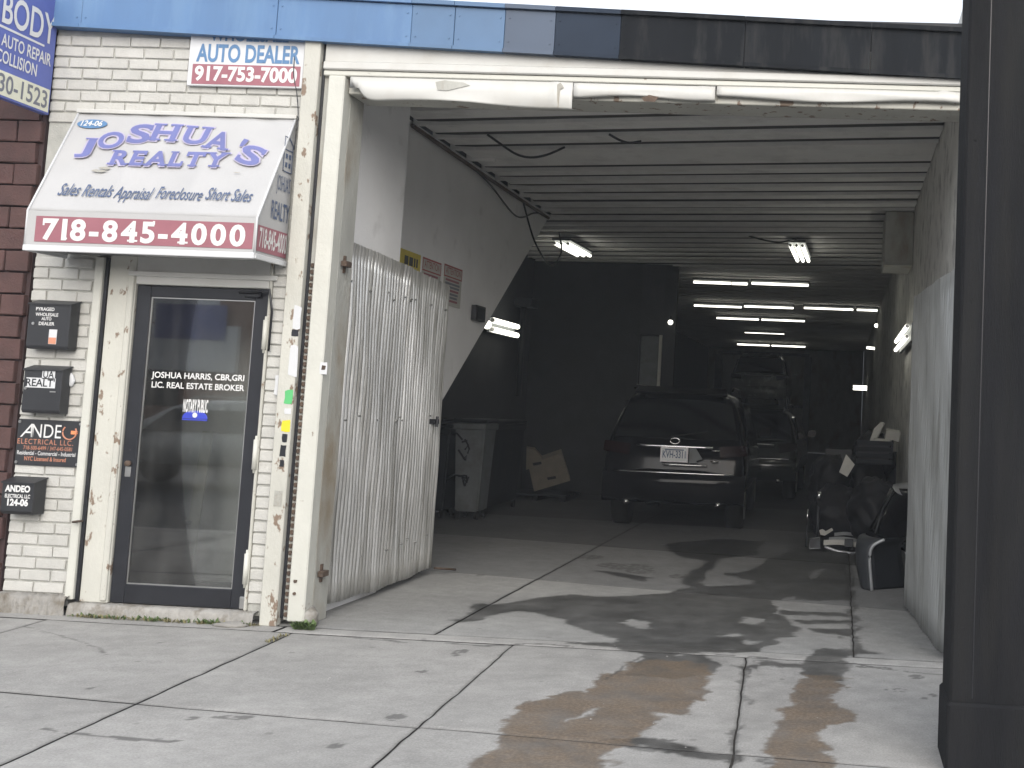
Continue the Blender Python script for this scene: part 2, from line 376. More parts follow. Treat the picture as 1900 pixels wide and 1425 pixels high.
# ================================================================== THE SETTING
HC = 4.05                                   # garage ceiling
XL, XR_ = -5.5, .78                         # garage side walls
def inpoly(px, py, poly):
    poly = np.array(poly, float); r = np.zeros(px.shape, bool); j = len(poly)-1
    for i in range(len(poly)):
        xi, yi = poly[i]; xj, yj = poly[j]
        c = ((yi > py) != (yj > py)) & (px < (xj-xi)*(py-yi)/(yj-yi+1e-12)+xi)
        r ^= c; j = i
    return r
def vnoise(x, y, seed):
    """smooth value noise"""
    r = np.random.default_rng(seed).random((64,64))
    xi = np.floor(x).astype(int); yi = np.floor(y).astype(int); fx = x-xi; fy = y-yi
    fx = fx*fx*(3-2*fx); fy = fy*fy*(3-2*fy); g = lambda a, b: r[a%64, b%64]
    return (g(xi,yi)*(1-fx)+g(xi+1,yi)*fx)*(1-fy)+(g(xi,yi+1)*(1-fx)+g(xi+1,yi+1)*fx)*fy-.5
# outlines of the spills, traced on the ground plane
def G2(pts): return [tuple(gr(x, y)[:2]) for x, y in pts]
WET = [G2(p) for p in (
 [(820,1152),(865,1147),(880,1122),(945,1120),(1005,1108),(1060,1104),(1150,1107),(1235,1100),(1275,1090),(1262,1072),(1290,1055),(1310,1042),(1300,1020),(1320,1005),(1345,1030),(1322,1055),(1300,1078),(1302,1087),(1390,1084),(1400,1078),(1345,1066),(1400,1056),(1420,1040),(1470,1022),(1500,1010),(1560,1012),(1600,1030),(1578,1060),(1580,1090),(1592,1107),(1578,1114),(1530,1113),(1480,1113),(1475,1104),(1440,1112),(1433,1116),(1445,1140),(1465,1150),(1485,1172),(1480,1183),(1452,1182),(1440,1195),(1400,1208),(1360,1213),(1300,1212),(1330,1232),(1320,1250),(1250,1262),(1150,1252),(1195,1215),(1150,1206),(1110,1200),(1050,1195),(1060,1192),(1140,1193),(1125,1180),(1070,1165),(1050,1150),(985,1136),(960,1134),(905,1141),(890,1151),(850,1155)],
 [(1447,1132),(1575,1139),(1575,1145),(1455,1140)], [(1472,1150),(1577,1150),(1576,1159),(1490,1158)], [(1503,1168),(1577,1167),(1590,1172),(1588,1180),(1520,1176)],
 [(1571,1055),(1581,1055),(1585,1110),(1590,1195),(1600,1207),(1628,1211),(1578,1214),(1575,1204),(1582,1195),(1576,1110)],
 [(1492,1225),(1515,1203),(1560,1202),(1582,1208),(1562,1222),(1572,1245),(1562,1268),(1500,1262)],
 [(1305,1222),(1345,1232),(1380,1235),(1410,1228),(1500,1233),(1510,1240),(1400,1236),(1386,1246),(1380,1240)],
 [(1383,1240),(1389,1240),(1384,1306),(1379,1306)], [(1366,1345),(1375,1345),(1368,1412),(1360,1412)],
 [(1150,1365),(1210,1372),(1350,1402),(1372,1412),(1360,1418),(1210,1390),(1130,1380)], [(1390,1412),(1425,1414),(1423,1422),(1400,1420)],
 [(1100,1058),(1150,1062),(1215,1072),(1190,1078),(1140,1068)], [(1230,1010),(1340,1000),(1420,1005),(1400,1030),(1300,1040),(1260,1030)])]
BROWN = [G2(p) for p in (
 [(1118,1262),(1165,1238),(1200,1222),(1260,1226),(1310,1228),(1330,1232),(1303,1262),(1298,1285),(1290,1305),(1275,1328),(1240,1322),(1215,1315),(1222,1330),(1200,1350),(1165,1378),(1150,1390),(1128,1405),(1140,1440),(870,1440),(905,1395),(925,1345),(960,1320),(990,1300),(1040,1286),(1090,1283),(1105,1270)],
 [(1500,1252),(1560,1256),(1570,1262),(1552,1300),(1580,1333),(1520,1350),(1532,1380),(1520,1440),(1428,1440),(1432,1370),(1445,1325),(1475,1280)])]
DRY = [G2(p) for p in ([(1155,1155),(1175,1146),(1210,1155),(1195,1168),(1170,1165)], [(1372,1156),(1380,1145),(1415,1150),(1410,1160)],
 [(1060,1340),(1068,1325),(1095,1310),(1110,1308),(1085,1328)], [(1498,1070),(1512,1058),(1530,1054),(1515,1070),(1502,1076)], [(1330,1178),(1370,1177),(1372,1180),(1335,1181)], [(1250,1213),(1300,1215),(1300,1218),(1250,1216)],
 [(1385,1188),(1410,1190),(1412,1196),(1390,1195)])]
SPOT = [(853,1210,13,6),(847,1211,6,3),(780,1245,11,3),(735,1330,17,6),(360,1331,11,4),(412,1330,18,3),(440,1331,22,4),(470,1329,12,3),(623,1384,13,5),(1664,1281,18,3),(170,1278,8,2),(1558,1183,7,2),(1640,1240,14,2),(1700,1256,12,4),(1600,1237,14,2),(1730,1290,8,3),(1717,1296,10,2),(1240,1372,16,2),(300,1192,5,2),(690,1200,5,2),(1000,1075,8,2),(1170,1052,40,6),(1190,1060,25,4),(1130,1048,20,4),(890,1068,7,2),(1095,1033,22,4),(1260,1068,16,4)]
SPOT = [(gr(x,y), (gr(x+a,y)-gr(x,y)).length, (gr(x,y+b)-gr(x,y)).length) for x,y,a,b in SPOT]
LINES = [G2(p) for p in ([(75,1352),(130,1360),(180,1364),(245,1370),(325,1375)], [(550,1176),(640,1180),(760,1192),(800,1190),(900,1198),(1000,1195),(1060,1200)],
 [(45,1163),(110,1178),(170,1195),(200,1215),(205,1222)], [(1195,1218),(1160,1235),(1130,1255),(1122,1262)], [(1330,1215),(1440,1222),(1500,1232),(1560,1226),(1640,1242),(1750,1252)], [(90,1292),(130,1275),(165,1262)])]
LW = [.016,.012,.006,.008,.012,.004]
def attrs(co):
    x, y = co[:,0], co[:,1]
    def jit(s, a): return a*(vnoise(x*7+3,y*7,s)*.9+vnoise(x*22,y*22,s+1)*.55+vnoise(x*60,y*60,s+2)*.3)
    jx, jy = x+jit(1,.085), y+jit(5,.085); jx2, jy2 = x+jit(11,.11), y+jit(15,.11)
    wet = np.zeros(len(x)); br = np.zeros(len(x)); sp = np.zeros(len(x)); OFF = [(0,0),(.011,0),(-.011,0),(0,.014),(0,-.014),(.008,.010),(-.008,-.010)]
    if x.max() > -3.2 and y.min() < 8:
        halo = np.zeros(len(x)); dry = np.zeros(len(x))
        for ox, oy in OFF:
            k = np.zeros(len(x), bool); kb = np.zeros(len(x), bool); kd = np.zeros(len(x), bool); kh = np.zeros(len(x), bool)
            for p in WET: k |= inpoly(jx+ox, jy+oy, p); kh |= inpoly(jx2+ox*3.2, jy2+oy*3.2, p)
            for p in BROWN: kb |= inpoly(jx2+ox, jy2+oy, p)
            for p in DRY: kd |= inpoly(jx+ox, jy+oy, p)
            wet += k/len(OFF); br += kb*.95/len(OFF); dry += kd/len(OFF); halo += kh/len(OFF)
        q = np.clip(vnoise(x*3.1,y*3.1,81)+vnoise(x*9,y*9,82)*.6+.42,0,1)
        wet = np.clip(np.maximum(np.maximum(wet*(.80+.20*q), .30*halo*q), br*.5), 0, 1)*(1-dry*.9); br = br*(1-dry)
    for c, a, b in SPOT:
        d = ((x-c[0])/a)**2+((y-c[1])/b)**2; q = vnoise(x*45, y*45, 31)
        sp = np.maximum(sp, np.where((d < 1.2) & (q > -.12), .65, 0))
    for ln, wd in zip(LINES, LW):
        for (x0,y0), (x1,y1) in zip(ln, ln[1:]):
            dx, dy = x1-x0, y1-y0; t = np.clip(((x-x0)*dx+(y-y0)*dy)/(dx*dx+dy*dy), 0, 1)
            d = np.hypot(x-x0-t*dx+vnoise(x*12,y*12,41)*.03, y-y0-t*dy+vnoise(x*12,y*12,43)*.03)
            sp = np.maximum(sp, np.where((d < wd*(1+vnoise(x*9,y*9,44)*1.3)) , .7, 0))
    # faint general dampness towards the shop, tyre tracks
    return wet, br, sp
def slabmesh(name, q, m, parent, step=.03, dz=0., gap=.008, js=.55):
    """quad slab (4 xy corners, counter-clockwise) with worn edges; spills stored as attributes"""
    q = np.array(q, float); c = q.mean(0); q = c+(q-c)*(1-gap/np.linalg.norm(q-c,axis=1))[:,None]
    nu = max(2, int(np.linalg.norm(q[1]-q[0])/step)); nv = max(2, int(np.linalg.norm(q[3]-q[0])/step))
    u, v = np.meshgrid(np.linspace(0,1,nu+1), np.linspace(0,1,nv+1)); u = u.ravel(); v = v.ravel()
    p = q[0]*((1-u)*(1-v))[:,None]+q[1]*(u*(1-v))[:,None]+q[2]*(u*v)[:,None]+q[3]*((1-u)*v)[:,None]
    du = np.minimum(u,1-u)*np.linalg.norm(q[1]-q[0]); dv = np.minimum(v,1-v)*np.linalg.norm(q[3]-q[0]); d = np.minimum(du,dv)
    z = dz+vnoise(p[:,0]*1.3,p[:,1]*1.3,61)*.006-np.where(d < .004, .004, 0)-np.where(d < .05, .0015*(1-d/.05), 0)
    p[:,0] += np.where(d < .004, vnoise(p[:,0]*9,p[:,1]*9,63)*.010, 0); p[:,1] += np.where(d < .004, vnoise(p[:,0]*9,p[:,1]*9,64)*.010, 0)
    co = np.stack([p[:,0],p[:,1],z],1)
    me = bpy.data.meshes.new(name); me.vertices.add(len(co)); 
    i = np.arange((nu+1)*(nv+1)).reshape(nv+1,nu+1)
    fq = np.stack([i[:-1,:-1],i[:-1,1:],i[1:,1:],i[1:,:-1]],-1).reshape(-1,4)
    cc = co[fq[0]]; 
    if np.cross(cc[1]-cc[0],cc[3]-cc[0])[2] < 0: fq = fq[:,::-1]
    me.vertices.foreach_set('co', co.ravel())
    me.loops.add(fq.size); me.loops.foreach_set('vertex_index', fq.ravel())
    me.polygons.add(len(fq)); me.polygons.foreach_set('loop_start', np.arange(len(fq))*4)
    me.update(calc_edges=True)
    aw_, ab_, as_ = attrs(co); jd = np.clip((.013-d+.016*vnoise(co[:,0]*14,co[:,1]*14,71))/.014,0,1); as_ = np.maximum(as_, jd*js)
    for nm, a in zip(('wet','brown','spot'), (aw_,ab_,as_)):
        at_ = me.attributes.new(nm, 'FLOAT', 'POINT'); at_.data.foreach_set('value', a.astype(np.float32))
    return put(name, me, m, parent, True)
# ground sheet, street, kerb, sidewalk bed
bm = bmesh.new(); box(bm, -400,400,-400,400,-.6,-.20); struct(ob('ground', bm, DIRT))
bm = bmesh.new(); box(bm, -120,120,-15,-4.72,-.18,-.13); struct(ob('street', bm, ASPH))
bm = bmesh.new(); box(bm, -120,120,-4.72,-4.54,-.17,-.004,.02); struct(ob('kerb', bm, CURBM))
bm = bmesh.new(); box(bm, -120,120,-4.54,-.02,-.15,-.016); sw = struct(ob('sidewalk', bm, DIRT))
bm = bmesh.new(); box(bm, XL,1.3,-.02,38.2,-.15,-.016); gf = struct(ob('garage_floor', bm, DIRT))
XJ = [-9.6,-8.1,-6.6,-5.05,-3.40,-1.95,-.45,1.05,2.55,4.1]
def xj(k, y): return XJ[k]-.055*(y+2)
def yj(j, x): return -.20 if j == 0 else -2.10-.085*(x+2)-(j-1)*1.25
for k in range(len(XJ)-1):
    for j in range(3):
        c = []
        for kk, jj in ((k,j+1),(k+1,j+1),(k+1,j),(k,j)):
            x = XJ[kk]
            for _ in range(3): y = yj(jj,x) if jj < 3 else -4.53; x = xj(kk,y)
            c.append((x,y))
        near = 2 <= k <= 7 and j < 2
        slabmesh('slab', c, SIDEW, sw, .016 if near else .2, rng.uniform(-.002,.002))
for k in range(len(XJ)-1):          # narrow strip between the sidewalk flags and the threshold
    if XJ[k] < -5.2 or XJ[k] > .9: continue
slabmesh('threshold_strip', [(-3.62,-.195),(1.2,-.195),(1.2,-.02),(-3.62,-.02)], SIDEW, sw, .016, .001, .002, .12)
slabmesh('threshold_strip', [(-9,-.195),(-3.64,-.195),(-3.64,-.02),(-9,-.02)], SIDEW, sw, .03, .001, .002, .12)
GX = [XL,-2.63,.135,1.28]
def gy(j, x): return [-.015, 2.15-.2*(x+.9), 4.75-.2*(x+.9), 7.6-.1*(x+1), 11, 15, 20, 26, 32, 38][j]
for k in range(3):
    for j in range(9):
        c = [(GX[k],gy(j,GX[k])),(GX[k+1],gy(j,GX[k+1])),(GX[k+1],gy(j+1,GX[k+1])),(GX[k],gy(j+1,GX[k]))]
        slabmesh('slab', c, GFLOOR if j < 1 else NEARFLOOR if j == 1 else MIDFLOOR if j == 2 else DIMFLOOR if j == 3 else DEEPFLOOR, gf, .022 if j < 3 else .25, rng.uniform(-.002,.002))  # slab rows coloured darker with depth to paint the interior shade
# ------------------------------------------------------------------ band added in place of the screen's top border, and sky line
def fz0(x): return 4.04-(x+6.04)*.0335      # the added band slopes like the screen border
def fz1(x): return 4.27-(x+4.18)*.030
FT = [mat('glare_blue', (.085,.17,.32), .5, var=.10, scale=1.5, col2=(.12,.22,.37), amt=.6, scale2=2, thr=.55, stretch=(3,3,.6)), mat('glare_fade', (.085,.16,.28), .5, var=.12, scale=2), mat('glare_slate', (.060,.085,.13), .5, var=.12, scale=2),
      mat('glare_faint', (.026,.035,.052), .85, var=.15, scale=2, spec=.15), mat('border_black', (.012,.0135,.016), .85, var=.2, scale=2, spec=.12, col2=(.045,.045,.045), amt=.5, scale2=3, thr=.58, stretch=(3,3,.5))]  # screen glare put into panel paint, fading from blue to the dark border
t = thing('border_band', (-4.0,0,4.0), 'sheet metal band added for the screen border, with blue screen glare put into its paint', 'cladding')
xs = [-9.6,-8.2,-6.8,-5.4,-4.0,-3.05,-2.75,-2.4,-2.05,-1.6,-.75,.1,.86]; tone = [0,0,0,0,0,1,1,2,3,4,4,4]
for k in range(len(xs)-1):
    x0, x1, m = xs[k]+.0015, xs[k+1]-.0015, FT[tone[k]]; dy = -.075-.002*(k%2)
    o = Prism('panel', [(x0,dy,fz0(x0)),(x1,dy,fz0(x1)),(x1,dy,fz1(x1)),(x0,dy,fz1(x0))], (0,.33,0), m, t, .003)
    Prism('border_band_edge', [(x0,dy-.020,fz0(x0)-.004),(x1,dy-.020,fz0(x1)-.004),(x1,dy-.020,fz0(x1)+.022),(x0,dy-.020,fz0(x0)+.022)], (0,.018,0), m, o)
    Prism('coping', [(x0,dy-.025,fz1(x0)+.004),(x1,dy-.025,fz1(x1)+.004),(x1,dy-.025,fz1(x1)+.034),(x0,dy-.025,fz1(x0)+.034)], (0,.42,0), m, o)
    for xx in (x0+.03,x1-.03):
        for f_ in (.25,.8):
            z = fz0(xx)+(fz1(xx)-fz0(xx))*f_; bm = bmesh.new(); tube(bm, [(xx,dy-.0005,z),(xx,dy-.005,z)], .006, 8); ob('screw', bm, m, o)  # screws of the added border band
# ------------------------------------------------------------------ dark building on the right, pillar added for the screen's dark border
t = thing('dark_building', (4,.2,0), 'charcoal building flush with the garage on the right', 'building')
Box('wall', .79,7.5,-.02,.45,-.01,4.4, CHAR, t, .01)
xe = at(1776,790,-2.3)[0]
t = thing('border_pillar', (xe+.35,-2.1,0), 'tall charcoal square pillar added for the dark screen border at the right edge', 'pillar')
Box('border_pillar_shaft', xe,xe+.75,-2.3,-1.95,-.01,3.78, CHAR, t, .012)  # added pillar stands in for the screen's dark right border
for z in (.62,1.35,2.1,2.85):
    for xx in (.05,.70):
        bm = bmesh.new(); tube(bm, [(xe+xx,-2.2995,z),(xe+xx,-2.306,z)], .009, 8); ob('bolt', bm, CHAR, t)  # bolts of the added border pillar
for xx in (.10,.645): Box('seam', xe+xx,xe+xx+.004,-2.3025,-2.2995,.32,3.74, BLACKM, t, 0)
Box('border_pillar_plinth', xe-.012,xe+.762,-2.325,-1.925,-.01,.30, CHAR, t, .012)
# ------------------------------------------------------------------ garage shell
g = struct(Box('garage_wall_right', XR_,1.25,.452,38.2,0,4.6, RWALL, None, 0))
struct(Box('garage_jamb_right', XR_+.002,1.2,.03,.45,0,3.9, RWALL, None, .01))
struct(Box('garage_wall_back', XL,XR_-.002,38.2,38.5,0,4.6, PIER, None, 0))
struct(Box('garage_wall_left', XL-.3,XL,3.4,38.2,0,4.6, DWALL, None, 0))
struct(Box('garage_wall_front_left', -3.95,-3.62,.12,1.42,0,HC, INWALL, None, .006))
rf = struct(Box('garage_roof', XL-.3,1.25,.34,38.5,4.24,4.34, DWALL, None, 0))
# the boxed-in stair: white side wall with a sloping underside
st = thing('stair_enclosure', (-4.4,4,0), 'white boxed-in stair with a sloping underside on the left garage wall', 'stair')
sl_ = (4.04-1.57)/(7.27-3.73); y0 = 3.73-1.57/sl_
Prism('side_wall', [(-4.0,1.43,0),(-4.0,y0,0),(-4.0,7.27,4.045),(-4.0,1.43,4.045)], (-.09,0,0), INWALL, st)
Prism('soffit', [(-4.092,y0+.01,.02),(-4.092,7.24,4.03),(-4.092,7.1,4.04),(-4.092,y0-.15,.02)], (XL+4.10,0,0), INWALL, st)
Box('base_wall', XL,-4.092,y0-.3,y0-.2,0,4.04, INWALL, st, 0)
# partition deeper in, with a lit door
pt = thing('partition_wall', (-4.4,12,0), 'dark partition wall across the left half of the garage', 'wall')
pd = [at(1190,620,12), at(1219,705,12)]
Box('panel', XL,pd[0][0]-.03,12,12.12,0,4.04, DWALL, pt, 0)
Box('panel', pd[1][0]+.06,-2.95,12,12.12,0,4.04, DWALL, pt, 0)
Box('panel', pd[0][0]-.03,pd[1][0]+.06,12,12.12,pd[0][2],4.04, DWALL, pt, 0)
dl = thing('inner_door', ((pd[0][0]+pd[1][0])/2,12.05,0), 'tall pale grey inner door standing in the dark partition', 'door')
Box('door_leaf', pd[0][0],pd[1][0],12.03,12.07,0.01,pd[0][2]-.03, PLAST, dl)
Box('door_frame', pd[1][0]+.004,pd[1][0]+.055,11.98,12.09,0,pd[0][2]-.004, CARDW, dl)
# ceiling boards, skewed a little across the bay
SK = -.9/4.75
def cy(y, x): return y+SK*(x+3.97)
ci = struct(Box('ceiling', XL,XR_-.002,.35,38.2,4.16,4.235, DWALL, None, 0))
ys = [.45+.486*k for k in range(-1,25)]
for k, y in enumerate(ys):
    if k == 8: continue                          # one wide board
    wd = .486*2 if k == 7 else .486
    x0 = -3.96+rng.uniform(0,.03) if y < 7.2 else XL+.02
    x1 = XR_-.01
    a, b = y+.060, y+wd-.050; zz = HC+rng.uniform(-.006,.006)
    if a+SK*4.75 < .36 and y < 1.6:
        pass
    bm = bmesh.new(); prism(bm, [(x0,max(.37,cy(a,x0)),zz),(x1,max(.37,cy(a,x1)),zz),(x1,max(.40,cy(b,x1)),zz),(x0,max(.40,cy(b,x0)),zz)], (0,0,.10))
    bp_ = ob('ceiling_board', bm, CEILM, ci)
    if cy(y,x1) > .45:
        bm = bmesh.new(); prism(bm, [(x0,cy(a-.108,x0),zz+.004),(x1,cy(a-.108,x1),zz+.004),(x1,cy(a-.002,x1),zz+.004),(x0,cy(a-.002,x0),zz+.004)], (0,0,.02)); ob('joint_shade_strip', bm, JOINTSHADE, bp_)  # dark strip added for the shadow line between boards
    if cy(y,x1) > .45:
        bm = bmesh.new(); prism(bm, [(x0,cy(a,x0),zz-.030),(x1,cy(a,x1),zz-.030),(x1,cy(a+.03,x1),zz-.030),(x0,cy(a+.03,x0),zz-.030)], (0,0,.029))
        ob('board_lip', bm, LIPM, bp_)
bm = bmesh.new()
for k in range(25, 76):
    y = .45+.486*k
    prism(bm, [(XL+.02,cy(y+.06,XL),HC),(XR_-.01,cy(y+.06,XR_),HC),(XR_-.01,cy(y+.436,XR_),HC),(XL+.02,cy(y+.436,XL),HC)], (0,0,.10))
o = ob('ceiling_board', bm, CEILM, ci); o['kind'] = 'stuff'
# blocking at the left board ends
for k, y in enumerate(ys):
    if 1.2 < y < 6.9: Box('blocking', -3.99,-3.72+.03*(k%3),y+.5,y+.54,HC-.035,HC+.09, CEILM, ci, .003)
# ------------------------------------------------------------------ lintel over the opening
lt = thing('lintel', (-1.4,.1,3.6), 'dirty white stepped lintel with bent metal cover over the garage opening', 'lintel')
Box('top_board', -3.66,XR_-.004,-.03,.12,3.835,4.0, WCLEAN, lt)
Box('moulding', -3.66,XR_-.004,-.055,.11,3.775,3.832, WCLEAN, lt, .008)
Box('moulding', -3.66,XR_-.004,-.038,.11,3.735,3.772, WPAINT, lt, .006)
Box('beam', -3.5,XR_-.004,.02,.33,3.625,3.732, WPAINT2, lt, .006)
def cover(name, x0, x1, zt, zb, n, curl, seed, notch=None):
    r = np.random.default_rng(seed); V, Fa = [], []
    for i in range(n+1):
        x = x0+(x1-x0)*i/n; s = (x-x0)/(x1-x0)
        sag = .012*math.sin(s*7+seed)+.022*max(0,s-.55)*(1 if curl else 0)*2
        up = .14*math.exp(-(s/.055)**2) if curl else 0
        rows = [(-.028,zt),(-.030-.006*math.sin(5*s+seed),(zt+zb)/2),(-.028-.01*math.sin(9*s),zb-sag+up+.01),(-.022,zb-sag+up),(.03,zb-sag+up+.012)]
        for (yy,z) in rows: V.append((x,yy-.01*math.exp(-((s-.93)/.02)**2),z))
    for i in range(n):
        for j in range(4): a = i*5+j; Fa.append((a,a+5,a+6,a+1))
    o = pyd(name, V, Fa, WCLEAN, lt, True)
    sm = o.modifiers.new('thick','SOLIDIFY'); sm.thickness = .003
    return o
cv = cover('metal_cover', -3.47,-1.915, 3.732, 3.575, 60, True, 2)
cover('metal_cover', -.93,.72, 3.742, 3.66, 40, False, 5)
cover('metal_cover', -1.91,-.94, 3.73, 3.645, 24, False, 8)
h0 = [at(x,y,-.034) for x,y in ((808,152),(825,149),(860,153),(872,158),(850,163),(830,168),(812,167))]
Prism('torn_patch', h0, (0,.0015,0), PIER, lt)
h0 = [at(x,y,-.040) for x,y in ((1190,181),(1205,176),(1222,180),(1215,189),(1195,188))]
Prism('torn_patch', h0, (0,.002,0), RUST, lt)
h0 = [at(x,y,-.046) for x,y in ((1034,157),(1040,153),(1046,162),(1039,166),(1036,200),(1033,198))]
Prism('torn_patch', h0, (0,.002,0), PIER, lt)
# ================================================================== SHOP FRONT (left)
# white painted brick wall, each brick a piece
BRH, BRL, JT = .068, .205, .011
def brickmesh(name, L, H, D, m, wob, seed):
    r = np.random.default_rng(seed); bm = bmesh.new(); box(bm, 0,L,0,D,0,H, .005)
    for v in bm.verts: v.co += Vector(r.uniform(-wob,wob,3))
    me = bpy.data.meshes.new(name); bmesh.ops.recalc_face_normals(bm, faces=bm.faces); bm.to_mesh(me); bm.free(); me.materials.append(m); return me
WB = {h: [brickmesh('brick', L, BRH, .05, WBRICK, .0022, 10+i+h) for i in range(5)] for h, L in ((0,BRL),(1,BRL/2-JT/2),(2,.075))}
bw = thing('brick_wall', (-4.7,.1,0), 'white painted brick front wall of the realty shop', 'wall')
Box('mortar', -5.62,-5.165,.012,.16,.05,2.6, WMORT, bw, 0)
Box('mortar', -5.62,-3.805,.012,.16,2.6,4.2, WMORT, bw, 0)
Box('mortar', -3.915,-3.805,.012,.16,.05,2.6, WMORT, bw, 0)
def lay(x0, x1, z0, z1, parent, lib, L, H, jt, y=0., half=.5):
    r = random.Random(3); row = 0; z = z0
    while z+H <= z1+.001:
        x = x0-(L*half if row%2 else 0)
        while x < x1-.01:
            a, b = max(x,x0), min(x+L,x1)
            if b-a > .03:
                o = share('brick', lib[0][r.randrange(5)], (a, y+r.uniform(-.0025,.002), z), parent)
                if b-a < L-.001: o.scale = ((b-a)/L,1,1)
            x += L+jt
        z += H+jt; row += 1
lay(-5.62,-5.165,.13,2.41, bw, WB, BRL, BRH, JT)
lay(-5.62,-3.805,3.36,4.02, bw, WB, BRL, BRH, JT)
lay(-3.915,-3.805,.13,2.41, bw, WB, BRL, BRH, JT)
# neighbouring red block building
RBK = {0: [brickmesh('brick', .30, .142, .06, RBRICK, .003, 40+i) for i in range(5)]}
nb = thing('red_building', (-7.5,.2,0), 'dark red block building at the far left edge', 'building')
Box('mortar', -9.6,-5.64,.005,.3,-.01,4.2, RMORT, nb, 0)
lay(-6.9,-5.645,.02,3.98, nb, RBK, .30, .142, .010, -.03)
# crumbling base under the wall and door sill
bs = thing('door_sill', (-4.6,-.06,0), 'crumbling concrete base and sill below the brick wall and door', 'sill')
def rubble(name, x0, x1, y0, y1, z0, z1, n, seed, parent, m, amp=.014):
    r = np.random.default_rng(seed); V, Fa = [], []; prof = [(y1,z1),(y1*.5+y0*.5,z1),(y0+.012,z1-.004),(y0,z1-.02),(y0-.006,(z0+z1)/2),(y0-.012,z0)]
    for i in range(n+1):
        x = x0+(x1-x0)*i/n
        for j,(y,z) in enumerate(prof):
            k = 0 if j == 0 else 1
            V.append((x, y+k*r.uniform(-amp,amp), z+k*r.uniform(-amp,amp)*.8))
    q = len(prof)
    for i in range(n):
        for j in range(q-1): a = i*q+j; Fa.append((a,a+1,a+q+1,a+q))
    return pyd(name, V, Fa, m, parent, True)
CRUM = mat('crumbling_render', (.29,.28,.26), .9, var=.25, scale=9, col2=(.16,.14,.11), amt=.8, scale2=8, thr=.56, bump=.8, bscale=40)
rubble('wall_base', -6.9,-5.12,-.075,.03,-.004,.125, 160, 3, bs, CRUM, .012)
rubble('sill', -5.118,-3.84,-.06,.05,-.004,.082, 120, 4, bs, CRUM, .006)
# jambs, transom and gate guide rails
ds = thing('door_surround', (-4.5,0,0), 'weathered white timber surround of the glass shop door', 'door frame')
Box('gate_track', -5.162,-5.105,-.035,.03,.10,2.42, WPAINT, ds, .006)
Box('track_slot', -5.103,-5.082,-.010,.10,.09,2.42, BLACKM, ds, 0)
Box('left_casing', -5.08,-4.885,.0,.13,.083,2.5, WPAINT2, ds, .006)
Box('casing_bead', -4.93,-4.888,-.018,-.0005,.10,2.30, WPAINT2, ds, .006)
Box('right_casing', -3.938,-3.918,-.012,.13,.083,2.5, WPAINT2, ds, .006)
Box('transom', -4.884,-3.94,-.004,.13,2.245,2.5, WCLEAN, ds, .006)
Box('transom_bead', -4.93,-3.88,-.022,-.006,2.30,2.335, WCLEAN, ds, .004)
Box('header', -5.16,-3.92,-.03,-.006,2.505,2.62, WCLEAN, ds, .004)
Tube('padlock_staple', [(-5.12,-.036,.62),(-5.12,-.075,.62),(-5.09,-.08,.625),(-5.085,-.03,.625)], .008, RUST, ds)
# the door itself
dr = thing('shop_door', (-4.41,.03,.085), 'black framed glass shop door with white lettering', 'door')
dx0, dx1, dz0, dz1 = -4.878,-3.942,.088,2.238
Box('stile', dx0,dx0+.098,.015,.06,dz0,dz1, BLACKM, dr, .004)
Box('stile', dx1-.098,dx1,.015,.06,dz0,dz1, BLACKM, dr, .004)
Box('top_rail', dx0+.099,dx1-.099,.016,.059,dz1-.075,dz1, BLACKM, dr, .004)
Box('bottom_rail', dx0+.099,dx1-.099,.016,.059,dz0,dz0+.125, BLACKM, dr, .004)
gx0, gx1, gz0, gz1 = dx0+.099, dx1-.099, dz0+.126, dz1-.076
Box('pane', gx0,gx1,.035,.041,gz0,gz1, GLASS, dr, 0)
for (a,b,c,d) in ((gx0,gx0+.008,gz0,gz1),(gx1-.008,gx1,gz0,gz1),(gx0+.0085,gx1-.0085,gz0,gz0+.008),(gx0+.0085,gx1-.0085,gz1-.008,gz1)):
    Box('glazing_bead', a,b,.027,.0345,c,d, STEEL, dr, 0)
for z in (.36,1.12,1.93):
    bm = bmesh.new(); tube(bm, [(dx1+.004,-.012,z-.10),(dx1+.004,-.012,z+.10)], .017, 10); tube(bm, [(dx1+.004,-.012,z-.125),(dx1+.004,-.012,z+.125)], .009, 8)
    ob('hinge', bm, WPAINT, dr, True)
bm = bmesh.new(); tube(bm, [(dx0+.05,.014,1.02),(dx0+.05,-.006,1.02)], .020, 14); ob('lock_cylinder', bm, RUST, dr, True)
Box('lock_plate', dx0+.03,dx0+.07,.010,.0145,.93,1.0, STEEL, dr, .003)
Box('door_closer', dx1-.16,dx1-.05,-.02,.012,dz1-.055,dz1-.015, BLACKM, dr, .006)
Tube('closer_arm', [(dx1-.19,-.025,dz1-.03),(dx1-.05,-.045,dz1-.02),(dx1+.03,-.05,dz1+.0),(dx1+.05,-.03,dz1-.15),(dx1+.045,-.025,dz1-.42)], .008, BLACKM, dr)
Box('kick_guard', dx1-.035,dx1+.005,.004,.0145,dz0+.002,dz0+.085, STEEL, dr, .005)
yl = .0335
def dtext(s, p0, p1, hpx, bold=.02):
    a, b = at(*p0, yl), at(*p1, yl); r = (b-a); 
    text('lettering', s, a, (1,0,(b-a).z/(b-a).x), ZU, hpx, WHITEL, dr, width=r.length, bold=bold, lift=.001)
dtext('JOSHUA HARRIS, CBR,GRI', (281,700), (453,707), .040)
dtext('LIC. REAL ESTATE BROKER', (281,719), (453,726), .040)
